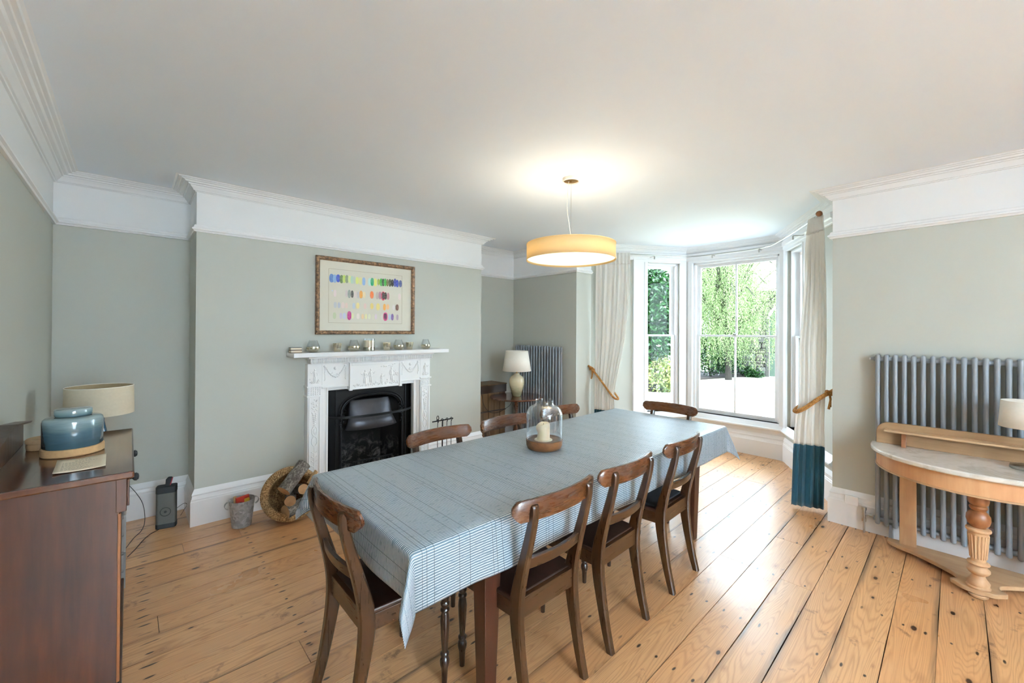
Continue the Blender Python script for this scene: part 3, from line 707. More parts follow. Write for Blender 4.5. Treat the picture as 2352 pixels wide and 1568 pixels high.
# ------------------------------------------------------------------ radiators
def radiator(label, n, pitch, z0, z1, loc, rz, ncol=2, valve=False, endcap=True):
    """sections run along local -y from 0; front at local x=0, back columns at +x"""
    root = thing('column_radiator', label, 'radiator', loc, rz)
    sec = MB(); r = .0135
    for c in range(ncol):
        x = c*.042; prof = []
        L = z1-z0
        for k in range(6): a = PI/2*k/5; prof.append((r*1.1*math.sin(a), r*1.1*(1-math.cos(a))))
        prof += [(r*1.1, .03), (r, .07), (r, L-.07), (r*1.1, L-.03)]
        for k in range(6): a = PI/2*(5-k)/5; prof.append((r*1.1*math.sin(a), L-r*1.1*(1-math.cos(a))))
        sec.lathe(prof, (x, 0, z0), 14)
    xb = (ncol-1)*.042
    for zz in (z0+.035, z1-.035):
        sec.box(0, -.011, zz-.02, xb, .011, zz+.02)
        sec.cyl((xb/2, -pitch/2, zz), (xb/2, pitch/2, zz), .017, 14); sec.cyl((xb/2, -.008, zz), (xb/2, .008, zz), .0215, 14)
    first = sec.build('radiator_section', 'rad', root, smooth=40)
    for i in range(1, n):
        o = first.copy(); COL.objects.link(o); o.parent = root; o.location = (0, -i*pitch, 0)
    for yy in (-pitch, -(n-2)*pitch):
        f = MB(); f.prism([(-.012, 0), (.012, 0), (.007, z0+.02), (-.007, z0+.02)], -.004, .06, 'x')
        o = f.build('foot', 'rad', root, smooth=0, bevel=.002); o.location = (0, yy-pitch/2, 0)
    m = MB(); m.cyl((xb/2, pitch/2, z1-.035), (xb/2, pitch/2+.016, z1-.035), .012, 8); m.build('end_cap', 'rad', root)
    m = MB(); m.cyl((xb/2, pitch/2+.016, z1-.035), (xb/2, pitch/2+.024, z1-.035), .007, 8); m.build('bleed_valve', 'gloss', root)
    if valve:
        zz = z0+.045
        m = MB(); m.cyl((xb/2, pitch/2, zz), (xb/2, .07, zz), .008, 12); m.cyl((xb/2, .032, zz), (xb/2, .048, zz), .013, 6)
        m.cyl((xb/2, .078, zz-.04), (xb/2, .078, zz+.03), .011, 14); m.cyl((xb/2, .078, zz-.055), (xb/2, .078, zz-.035), .015, 6); m.cyl((xb/2, .078, zz+.03), (xb/2, .078, zz+.05), .015, 12); m.cyl((xb/2, .078, .0), (xb/2, .078, zz-.04), .0065, 10)
        m.build('valve', 'chrome', root)
    return root
radiator('large grey column radiator behind the half-round marble-topped console', 27, .0476, .095, 1.343, (4.040, .391, 0), 0, 2, True)
radiator('grey column radiator in the far corner behind the round table', 17, .0495, .12, 1.305, (4.02, 4.235, 0), 0, 2)
b = B('skirting_plate', 'gloss', None, (4.078, .505, .175, 4.096, .585, .245), bevel=.004); tag(b, 'small white plate on the skirting behind the radiator valve', 'plate')

# ------------------------------------------------------------------ fireplace surround
FX = 1.77
fs = thing('fireplace_surround', 'white ornamental fireplace surround with moulded figures and mantelshelf', 'fireplace', (FX, YC, 0))
m = MB(); m.box(-.77, -.225, 1.265, .77, 0, 1.303); m.build('mantel_shelf', 'gloss', fs, smooth=0, bevel=.004)
m = MB(); m.box(-.63, -.15, 1.246, .63, 0, 1.265); m.box(-.60, -.128, 1.20, .60, 0, 1.248); m.box(-.285, -.140, 1.20, .285, -.1, 1.248); m.build('cornice_moulding', 'plaster', fs, smooth=0, bevel=.003)
m = MB()
for i in range(96):
    x = -.608+i*.0128
    yy = -.152 if abs(x) < .285 else -.140
    m.box(x-.0038, yy, 1.206, x+.0038, yy+.02, 1.245)
    m.box(x-.0064, yy+.004, 1.224, x+.0064, yy+.02, 1.228)
tag(m.build('dentil_band', 'plaster', fs, smooth=0), kind='stuff')
m = MB(); m.box(-.50, -.085, .985, .50, 0, 1.20); m.box(-.50, -.096, .975, -.262, -.07, .988); m.box(.262, -.096, .975, .50, -.07, .988); m.build('frieze', 'plaster', fs, smooth=0, bevel=.003)
m = MB(); m.box(-.261, -.112, .941, .261, 0, 1.199); m.box(-.262, -.122, .942, -.245, -.1, 1.19); m.box(.245, -.122, .942, .262, -.1, 1.19); m.box(-.244, -.121, 1.168, .244, -.1, 1.189); m.box(-.237, -.121, .941, .237, -.1, .952)
m.box(-.268, -.128, .935, -.238, -.1, .957); m.box(.238, -.128, .935, .268, -.1, .957); m.build('centre_tablet', 'plaster', fs, smooth=0, bevel=.002)
for sx in (-1, 1):
    m = MB()
    def bx(a, b_, c, d, e, f): m.box(sx*a if sx > 0 else -b_, c, e, sx*b_ if sx > 0 else -a, d, f)
    bx(.50, .62, -.085, 0, 0, 1.20); bx(.495, .63, -.10, 0, .99, 1.003); bx(.495, .63, -.10, 0, .905, .917); bx(.50, .622, -.097, 0, .0, .16)
    bx(.512, .52, -.092, -.08, .17, .90); bx(.60, .608, -.092, -.08, .17, .90)
    m.build('pilaster', 'plaster', fs, smooth=0, bevel=.002)
    m = MB()
    for i in range(6):
        for j in range(5): m.ell((sx*.56+(i-2.5)*.0185, -.087, .925+j*.0155), (.0075, .009, .006), 6, 4)
    tag(m.build('basketweave_block', 'plaster', fs, smooth=60), kind='stuff')
    m = MB(); bx(.435, .499, -.0555, 0, 0, .9845); bx(.436, .452, -.065, -.05, 0, .975); bx(.475, .498, -.07, -.05, 0, .983); m.build('inner_moulding', 'plaster', fs, smooth=0, bevel=.003)
m = MB(); m.box(-.50, -.055, .945, .50, 0, .985); m.box(-.434, -.0645, .946, .434, -.05, .958); m.build('inner_head_moulding', 'plaster', fs, smooth=0, bevel=.003)
rr = random.Random(11)
def figure(mb, x, z, h, y, lean=0.0, arm=1):
    s = h
    def P(dx, dz): return (x+dx*s+lean*dz*s, y, z+dz*s)
    mb.ell(P(0, .92), (.055*s, .045*s, .075*s), 8, 6)
    mb.ell(P(0, .70), (.11*s, .05*s, .16*s), 8, 6); mb.ell(P(.01, .50), (.10*s, .05*s, .14*s), 8, 6)
    mb.ell(P(-.05, .27), (.055*s, .045*s, .24*s), 8, 6); mb.ell(P(.05, .25), (.055*s, .05*s, .25*s), 8, 6)
    mb.tube([P(.09*arm, .80), P(.2*arm, .66), P(.3*arm, .76)], .028*s, 6); mb.tube([P(-.09*arm, .78), P(-.17*arm, .6), P(-.12*arm, .45)], .028*s, 6)
def foliage_mound(mb, x0, x1, z, y, n=26, r=.007):
    for i in range(n):
        x = rr.uniform(x0, x1); mb.ell((x, y+rr.uniform(-.001, .002), z+abs(rr.gauss(0, .012))), (r*rr.uniform(.5, 1.3), .006, r*rr.uniform(.5, 1.3)), 6, 4)
m = MB(); y = -.114
figure(m, -.115, .985, .135, y, .02, -1); figure(m, -.055, .99, .14, y, 0, 1); figure(m, .055, .975, .105, y, .05, 1); figure(m, .165, .99, .145, y, -.05, 1)
foliage_mound(m, -.22, .235, .968, y, 80); foliage_mound(m, .17, .23, 1.05, y, 18); foliage_mound(m, .05, .2, 1.14, y, 14, .005)
m.build('relief_scene', 'plaster', fs, smooth=60)
for sx in (-1, 1):
    m = MB(); c = sx*.382; y = -.087
    for i in range(34):
        t = i/33; x = c+(t-.5)*.17; z = 1.16-.085*math.sin(PI*t)-.02*(t > .5)*(0)
        m.ell((x, y, z+rr.uniform(-.004, .004)), (.0075, .008, .0075+.004*math.sin(PI*t)), 6, 4)
    for e in (-.092, .092):
        for i in range(14): m.ell((c+e+rr.uniform(-.004, .004), y, 1.17-i*.0095), (.0055*(1-i/22), .006, .0055), 6, 4)
        m.ell((c+e, y, 1.172), (.014, .008, .012), 8, 5)
    m.ell((c, y, 1.150), (.015, .009, .015), 8, 5); foliage_mound(m, c-.03, c+.03, 1.085, y, 18, .008)
    tag(m.build('relief_swag', 'plaster', fs, smooth=60), kind='stuff')
    m = MB(); figure(m, sx*.56, 1.03, .125, -.088, 0, sx); foliage_mound(m, sx*.56-.04, sx*.56+.04, 1.026, -.088, 22)
    m.build('relief_figure', 'plaster', fs, smooth=60)
    m = MB(); x = sx*.56
    for i in range(16): m.ell((x+math.sin(i*1.2)*.022, -.088, .88-i*.008), (.008, .006, .006), 6, 4)
    for i in range(12): m.ell((x+(-1)**i*.012*(1-i/14), -.088, .755-i*.009), (.009, .006, .007), 6, 4)
    for zc in (.60, .51):
        m.tube([(x+.022*math.cos(a), -.087, zc+.042*math.sin(a)) for a in np.linspace(0, 2*PI, 20, endpoint=False)], .0035, 6, True)
    m.ell((x, -.087, .60), (.012, .006, .026), 8, 5); m.tube([(x, -.087, .46), (x, -.087, .18)], .003, 6)
    for z in (.40, .36, .32, .28, .24, .2):
        for e in (-1, 1): m.tube([(x, -.087, z), (x+e*.02, -.087, z+.016)], .003, 5); m.ell((x+e*.022, -.087, z+.016), (.005, .005, .005), 6, 4)
    tag(m.build('pilaster_ornament', 'plaster', fs, smooth=60), kind='stuff')

# cast-iron insert
fi = thing('cast_iron_grate', 'black cast-iron arched fireplace insert with a metal smoke hood', 'fire grate', (FX, YC, 0))
AX, AZ0, AZ1 = .30, .66, .862
def arch(ex=0.0, n=24):
    pts = [(-AX-ex, 0.0)]
    for i in range(n+1):
        a = PI-PI*i/n; ca, sa = math.cos(a), math.sin(a)
        pts.append(((AX+ex)*math.copysign(abs(ca)**.75, ca), AZ0+(AZ1+ex-AZ0)*(abs(sa)**.62)))
    pts.append((AX+ex, 0.0)); return pts
inner = arch(); N = len(inner)
outer = []
for i, (x, z) in enumerate(inner):
    if i == 0: outer.append((-.36, 0))
    elif i == N-1: outer.append((.36, 0))
    else:
        f = (i-1)/(N-3)
        if f < .22: outer.append((-.36, AZ0+(.945-AZ0)*f/.22))
        elif f > .78: outer.append((.36, AZ0+(.945-AZ0)*(1-f)/.22))
        else: outer.append((-.36+.72*(f-.22)/.56, .945))
m = MB()
vs = [(p[0], -.03, p[1]) for p in outer]+[(p[0], -.03, p[1]) for p in inner]+[(p[0], .02, p[1]) for p in inner]
fsx = [(i, i+1, N+i+1, N+i) for i in range(N-1)]+[(N+i, N+i+1, 2*N+i+1, 2*N+i) for i in range(N-1)]
m.add(vs, fsx); m.box(-.44, .022, .0, -.31, .03, .99); m.box(.31, .022, .0, .44, .03, .99); m.box(-.309, .022, .90, .309, .03, .99); m.build('face_plate', 'iron', fi, smooth=30)
for sx in (-1, 1):
    m = MB(); m.add([(sx*.36, -.03, 0), (sx*.437, .02, 0), (sx*.437, .02, .945), (sx*.36, -.03, .945)], [(0, 1, 2, 3)]); m.box(sx*.425-.006, -.02, 0, sx*.425+.006, .02, .945); m.box(sx*.355-.005, -.036, 0, sx*.355+.005, -.02, .945)
    m.build('cheek_panel', 'iron', fi, smooth=0)
m = MB()
ar = arch(.012)
m.tube([(p[0], -.040, p[1]) for p in ar], .010, 8); m.tube([(p[0]*.96, -.036, p[1]-.012) for p in ar[1:-1]], .005, 8); m.tube([(p[0], -.036, p[1]) for p in arch(.032)[1:-1]], .0045, 8)
m.build('arch_moulding', 'iron', fi, smooth=60)
for sx in (-1, 1):
    m = MB()
    for i in range(38):
        t = rr.random(); m.ell((sx*(.30+rr.gauss(0, .020*(1-t*.6))), -.048, .72-.16*t), (rr.uniform(.004, .011), .010, rr.uniform(.004, .011)), 7, 5)
    m.tube([(sx*.285+.016*math.cos(a), -.048, .735+.016*math.sin(a)) for a in np.linspace(0, 5, 12)], .004, 6)
    m.build('leaf_ornament', 'iron', fi, smooth=60)
# firebox
m = MB(); m.add([(-.30, .0, 0), (-.22, .26, 0), (.22, .26, 0), (.30, .0, 0), (-.30, .0, .87), (-.22, .26, .87), (.22, .26, .87), (.30, .0, .87)], [(0, 1, 5, 4), (1, 2, 6, 5), (2, 3, 7, 6), (4, 5, 6, 7), (0, 3, 2, 1)])
m.build('firebox', 'soot', fi, smooth=0)
# hood: bowed sheet with a splayed lip
m = MB(); secs = []
for (z, hw, bow, yb) in ((.835, .19, .02, .02), (.825, .205, .035, 0.0), (.78, .212, .055, -.01), (.70, .220, .070, -.02), (.655, .226, .078, -.03), (.640, .232, .080, -.035), (.560, .262, .10, -.055)):
    secs.append([(hw*math.sin(PI/2*u), yb-bow*math.cos(PI/2*u), z) for u in np.linspace(-1, 1, 17)])
secs = [[(x-.02, y, z+.0) for x, y, z in s_] for s_ in secs]
m.loft(secs, False, False); o = m.build('smoke_hood', 'ironlip', fi, smooth=30); s_ = o.modifiers.new('t', 'SOLIDIFY'); s_.thickness = .004
m = MB()
gb = [(.43*math.sin(PI/2*u)*1.0, .0-.175*math.cos(PI/2*u)**1.0, .69) for u in np.linspace(-1, 1, 25)]
m.loft([[(x, y-.003, z-.011), (x, y+.003, z-.011), (x, y+.003, z+.011), (x, y-.003, z+.011)] for x, y, z in gb]); m.build('guard_rail', 'iron', fi, smooth=30)
m = MB()
for i in range(9): m.cyl((-.16+i*.04, -.05, .08), (-.16+i*.04, -.05, .24), .006, 8)
m.cyl((-.2, -.05, .24), (.2, -.05, .24), .008, 8); m.cyl((-.2, -.05, .08), (.2, -.05, .08), .008, 8); m.box(-.2, -.05, .07, .2, .2, .085)
m.build('fire_basket', 'iron', fi)

# ------------------------------------------------------------------ picture
pc_ = thing('framed_picture', 'framed abstract watercolour of coloured oval dabs above the mantelshelf', 'picture', (1.733, YC-.001, 1.82))
m = MB(); W2, H2, fw_ = .50, .360, .036
pro = [(0, 0), (0, .028), (.008, .034), (.026, .030), (fw_, .018), (fw_, 0)]
for (a, b) in (((-1, -1), (1, -1)), ((1, -1), (1, 1)), ((1, 1), (-1, 1)), ((-1, 1), (-1, -1))):
    secs = []
    for c in (a, b): secs.append([(c[0]*(W2-i), -d, c[1]*(H2-i)) for i, d in pro])
    m.loft(secs)
m.build('frame', 'gilt', pc_, smooth=0)
B('mount', 'mat', pc_, (-W2+.03, -.010, -H2+.03, W2-.03, -.004, H2-.03), bevel=0)
m = MB()
for (x0, z0_, x1, z1_) in ((-.385, -.252, .36, -.25), (-.385, .25, .36, .252), (-.385, -.25, -.383, .25), (.358, -.25, .36, .25)): m.box(x0, -.0108, z0_, x1, -.0098, z1_)
m.build('mount_line', 'linenin', pc_, smooth=0)
DABS = [(-0.359,0.163,0.0205,0.04,'4f7fc4'),(-0.33,0.161,0.0175,0.0385,'8fb4dc'),(-0.299,0.167,0.019,0.037,'2746b8'),(-0.268,0.162,0.017,0.0395,'5c7a3a'),(-0.243,0.166,0.015,0.0385,'c3d86a'),(-0.218,0.167,0.015,0.0395,'8f9c7c'),(-0.191,0.168,0.0155,0.0355,'dfeaa0'),(-0.168,0.164,0.0145,0.037,'b9d6c0'),(-0.146,0.163,0.013,0.0355,'c6cfc4'),(-0.118,0.162,0.0155,0.0345,'dce27a'),(-0.087,0.16,0.0165,0.0365,'e4dc9a'),(-0.052,0.159,0.016,0.039,'8fb4e0'),(0.007,0.159,0.0175,0.039,'c8e8e0'),(0.033,0.161,0.0175,0.0405,'1f9e6a'),(0.067,0.16,0.015,0.0395,'eef07a'),(0.1,0.165,0.0135,0.033,'9aa83a'),(0.127,0.165,0.0155,0.039,'1f9e1c'),(0.148,0.166,0.0135,0.0385,'073a0c'),(0.17,0.168,0.014,0.0395,'2aa82c'),(0.194,0.167,0.0125,0.0375,'6a6a18'),(0.222,0.168,0.0155,0.0395,'3a3a10'),(0.249,0.168,0.0155,0.037,'080808'),(0.278,0.174,0.0145,0.0435,'22339c'),(0.303,0.167,0.015,0.039,'2a40b0'),(0.339,0.168,0.0165,0.0365,'2a3f80'),(-0.327,0.025,0.013,0.0335,'ecdcdc'),(-0.352,0.048,0.007,0.006,'d8dcee'),(-0.221,0.028,0.011,0.0355,'d8c8c4'),(-0.194,0.027,0.015,0.0395,'8a9690'),(-0.166,0.027,0.013,0.0345,'0c0c0c'),(-0.136,0.024,0.013,0.0365,'e6d8d2'),(-0.108,0.023,0.013,0.033,'cfc8c8'),(-0.079,0.029,0.016,0.0375,'f2a63a'),(-0.049,0.027,0.015,0.032,'f2dfb8'),(0.03,0.032,0.0185,0.0365,'f07a35'),(0.087,0.029,0.0155,0.038,'c4b8ae'),(0.116,0.031,0.016,0.039,'b8869a'),(0.149,0.028,0.0205,0.046,'d81850'),(0.149,0.031,0.0145,0.036,'2a0812'),(0.175,0.03,0.014,0.0375,'2a240a'),(0.202,0.029,0.0145,0.0365,'b88088'),(0.329,0.031,0.016,0.0345,'ead8d4'),(-0.325,-0.085,0.0145,0.028,'c8ccd0'),(-0.29,-0.086,0.013,0.0275,'c0c4d0'),(-0.254,-0.084,0.016,0.0295,'ecd8d2'),(-0.221,-0.085,0.014,0.0265,'ead2c8'),(-0.15,-0.086,0.0135,0.029,'c8d4e0'),(-0.111,-0.082,0.016,0.03,'ead890'),(-0.038,-0.083,0.014,0.0285,'e8ccc4'),(0.031,-0.08,0.0165,0.03,'e6cf78'),(0.095,-0.084,0.019,0.035,'ead884'),(0.164,-0.084,0.0145,0.0335,'f2a640'),(0.199,-0.08,0.0155,0.0275,'f2c08a'),(0.264,-0.083,0.0145,0.0275,'e4dcd8'),(0.304,-0.082,0.017,0.0325,'6a3a24'),(-0.331,-0.185,0.0155,0.0305,'c6d0ac'),(-0.272,-0.185,0.0125,0.0295,'d4c8d8'),(-0.24,-0.185,0.016,0.0295,'ccd0e2'),(-0.193,-0.18,0.0195,0.0425,'b81f82'),(-0.161,-0.183,0.012,0.027,'e6e8b8'),(-0.108,-0.184,0.0155,0.0275,'f0e4da'),(-0.062,-0.186,0.014,0.026,'eecfa0'),(-0.029,-0.185,0.0115,0.026,'f0ecb8'),(0.005,-0.184,0.0125,0.026,'e8ecd0'),(0.044,-0.185,0.012,0.027,'dedcc8'),(0.073,-0.184,0.013,0.027,'ecdce4'),(0.138,-0.182,0.013,0.0305,'e0dcd0'),(0.174,-0.181,0.0235,0.043,'d0287e'),(0.174,-0.179,0.0165,0.0315,'5c1246'),(0.221,-0.182,0.0135,0.031,'bcc8de'),(0.25,-0.183,0.0145,0.034,'7a5a98'),(0.306,-0.184,0.0135,0.0295,'b8a0b0')]
for i, (x, z, a, b, c) in enumerate(DABS):
    n = 20; pw = .8; m = MB()
    m.add([(x+a*math.copysign(abs(math.cos(2*PI*k/n))**pw, math.cos(2*PI*k/n)), -.0105-.00004*i, z+b*math.copysign(abs(math.sin(2*PI*k/n))**pw, math.sin(2*PI*k/n))) for k in range(n)], [tuple(range(n))])
    o = m.build('painted_dab', 'watercolour', pc_, smooth=0); ca = o.data.color_attributes.new('Col', 'FLOAT_COLOR', 'POINT')
    for q in ca.data: q.color = hx(c)

# ------------------------------------------------------------------ mantel objects
ZM = 1.304
def votive(x, y, label, s=1.0):
    t = thing('votive_holder', label, 'candle holder', (x, y, ZM), 0, 'rounded half-silvered candle glasses on the mantelshelf')
    m = MB(); m.lathe([(.0, .0), (.030*s, 0), (.046*s, .012), (.054*s, .03), (.053*s, .048)], seg=28, cap=False); m.build('silvered_bowl', 'mercury', t, smooth=60)
    m = MB(); m.lathe([(.053*s, .048), (.047*s, .068), (.038*s, .086), (.032*s, .104)], seg=28, cap=False); m.build('glass_rim', 'vessel', t, smooth=60)
def tumbler(x, y, label):
    t = thing('ribbed_tumbler', label, 'candle holder', (x, y, ZM), 0, 'ribbed silvered tumblers on the mantelshelf')
    m = MB(); vs = []; fs_ = []; seg = 60; prof = [(.0, .002), (.026, .0), (.028, .006), (.0365, .076), (.0345, .076), (.027, .01), (0, .008)]; n = len(prof)
    for i in range(seg):
        a = 2*PI*i/seg; k = 1+.06*math.cos(a*12)
        for r, z in prof: vs.append((r*k*math.cos(a), r*k*math.sin(a), z))
    for i in range(seg):
        j = (i+1) % seg
        for q in range(n-1): fs_.append((i*n+q, j*n+q, j*n+q+1, i*n+q+1))
    m.add(vs, fs_); m.build('ribbed_cup', 'mercury', t, smooth=50)
    m = MB(); m.lathe([(.024, .009), (.028, .03)], seg=24); m.build('wax', 'cream', t)
ym = 3.845
votive(1.183, ym, 'half-silvered candle glass at the left, beside the small boxes', 1.03)
votive(1.543, ym, 'half-silvered candle glass just left of the thick cream candle')
votive(1.999, ym, 'half-silvered candle glass between the two right-hand ribbed tumblers', .98)
votive(2.313, ym, 'half-silvered candle glass at the right end of the mantelshelf', .93)
tumbler(1.391, ym, 'ribbed silvered tumbler standing alone under the picture, left part of the shelf')
tumbler(1.873, ym, 'ribbed silvered tumbler just right of the thick cream candle')
tumbler(2.123, ym, 'ribbed silvered tumbler nearest the right end of the shelf')
t = thing('pillar_candle', 'thick cream candle in a wide glass in the middle of the mantelshelf', 'candle', (1.69, ym, ZM))
m = MB(); m.lathe([(0, .003), (.050, .003), (.050, .094), (.046, .098), (.02, .09), (0, .088)], seg=28); m.build('wax', 'cream', t, smooth=50)
m = MB(); m.lathe([(.0545, .0), (.0545, .115)], seg=32, cap=False); m.build('glass_sleeve', 'vessel', t, smooth=60)
m = MB(); m.lathe([(.0, .0), (.052, .0), (.0535, .006), (.0525, .034), (.051, .034), (.051, .003)], seg=32, cap=False); m.build('copper_base_band', 'mercury', t, smooth=60)
def small_box(z, c, label, rz):
    t = thing('small_book', label, 'book', (1.040, ym, z), rz, 'two small books on the mantelshelf')
    B('cover', c, t, (-.045, -.03, 0, .045, .03, .004), (-.045, -.03, .019, .045, .03, .023), (-.045, .027, .004, .045, .03, .019), bevel=.001)
    B('pages', 'paper', t, (-.043, -.0285, .004, .043, .027, .019), bevel=0)
M['bookgrey'] = plain('grey_blue_cloth', '7d8488', .7); M['bookbrown'] = plain('brown_cover', '7a5238', .6)
small_box(ZM, 'bookbrown', 'small brown book, lower of the two at the left end of the mantelshelf', .05)
small_box(ZM+.0235, 'bookgrey', 'small grey book, upper of the two at the left end of the mantelshelf', 0)

# ------------------------------------------------------------------ dining table and cloth
TX0, TX1, TY0, TY1, TZ = .690, 3.400, 1.222, 2.205, .768
tb = thing('dining_table', 'long dining table with square tapered mahogany legs under the cloth', 'table', ((TX0+TX1)/2, (TY0+TY1)/2, 0))
cx, cy = (TX0+TX1)/2, (TY0+TY1)/2
B('tabletop', 'tableleg', tb, (TX0-cx+.004, TY0-cy+.004, TZ-.034, TX1-cx-.004, TY1-cy-.004, TZ-.006), bevel=.003)
B('apron', 'tableleg', tb, (-.99, -.43, .635, .99, -.40, .734), (-.99, .40, .635, .99, .43, .734), (-.99, -.40, .635, -.96, .40, .734), (.96, -.40, .635, .99, .40, .734), bevel=.002)
def tleg(sx, sy):
    m = MB(); s0, s1 = .028, .043; secs = []
    for z, s_ in ((0, s0), (.60, s1), (.734, s1)): secs.append([(-s_, -s_, z), (s_, -s_, z), (s_, s_, z), (-s_, s_, z)])
    m.loft(secs); o = m.build('leg', 'tableleg', tb, smooth=0, bevel=.003); o.location = (sx*.965, sy*.405, 0)
for sx in (-1, 1):
    for sy in (-1, 1): tleg(sx, sy)
# cloth: unfolded grid draped over the edges
def cloth():
    DX, DY = .168, .203
    us = np.concatenate([np.linspace(-DX, 0, 15)[:-1], np.arange(0, TX1-TX0, .05), np.linspace(TX1-TX0, TX1-TX0+DY, 17)])
    vs_ = np.concatenate([np.linspace(-DY, 0, 17)[:-1], np.arange(0, TY1-TY0, .05), np.linspace(TY1-TY0, TY1-TY0+DX+.02, 17)])
    LX, LY = TX1-TX0, TY1-TY0; verts = []; uvs = []
    R = .012
    def drop(d):   # arc-length over a rounded edge -> (outward, down)
        q = R*PI/2
        if d < q: a = d/R; return R*math.sin(a), R*(1-math.cos(a))
        return R+(d-q)*.02, R+(d-q)
    for u in us:
        for v in vs_:
            ex = -u if u < 0 else (u-LX if u > LX else 0); ey = -v if v < 0 else (v-LY if v > LY else 0)
            sx = -1 if u < 0 else 1; sy = -1 if v < 0 else 1
            bx_ = min(max(u, 0), LX); by_ = min(max(v, 0), LY)
            if ex == 0 and ey == 0: x, y_, z = bx_, by_, 0.0
            elif ex > 0 and ey > 0:
                r = math.hypot(ex, ey); ph = math.atan2(ey, ex); o_, d_ = drop(r)
                bulge = max(0, math.sin(PI*(ph/(PI/2))**.72))**.8; k = max(0, r-.02)
                rho = o_+k*(.04+.36*bulge**2)
                z = -math.sqrt(max(0, (d_**2-(k*(.38*bulge**2))**2)))
                # fold tucks: directions pulled towards the diagonal
                p2 = ph+.10*math.sin(4*ph)
                x = bx_+sx*rho*math.cos(p2); y_ = by_+sy*rho*math.sin(p2)
            elif ex > 0:
                o_, d_ = drop(ex); wv = max(0, ex-.03)*.10*math.sin(by_*9+1.0*sx+.6)*math.sin(PI*by_/LY)
                x = bx_+sx*(o_+max(0, wv)); y_ = by_; z = -d_
            else:
                o_, d_ = drop(ey); wv = max(0, ey-.03)*(.09*math.sin(bx_*7.3+sy)+.07*math.sin(bx_*13+2))*math.sin(PI*bx_/LX)**.3
                y_ = by_+sy*(o_+max(-.0, wv)); x = bx_; z = -d_
            verts.append((x-LX/2, y_-LY/2, z)); uvs.append((u, v))
    nu, nv = len(us), len(vs_); fs_ = [(i*nv+j, (i+1)*nv+j, (i+1)*nv+j+1, i*nv+j+1) for i in range(nu-1) for j in range(nv-1)]
    me = bpy.data.meshes.new('tablecloth'); me.from_pydata(verts, [], fs_); uvl = me.uv_layers.new(name='UVMap')
    for l in me.loops: uvl.data[l.index].uv = uvs[l.vertex_index]
    me.shade_smooth(); me.materials.append(M['cloth']); o = bpy.data.objects.new('tablecloth', me); COL.objects.link(o); o.location = (cx, cy, TZ)
    s = o.modifiers.new('t', 'SOLIDIFY'); s.thickness = .0015; s.offset = 1
    return tag(o, 'blue-grey tablecloth with fine pale stripes hanging over the long table', 'tablecloth')
cloth()

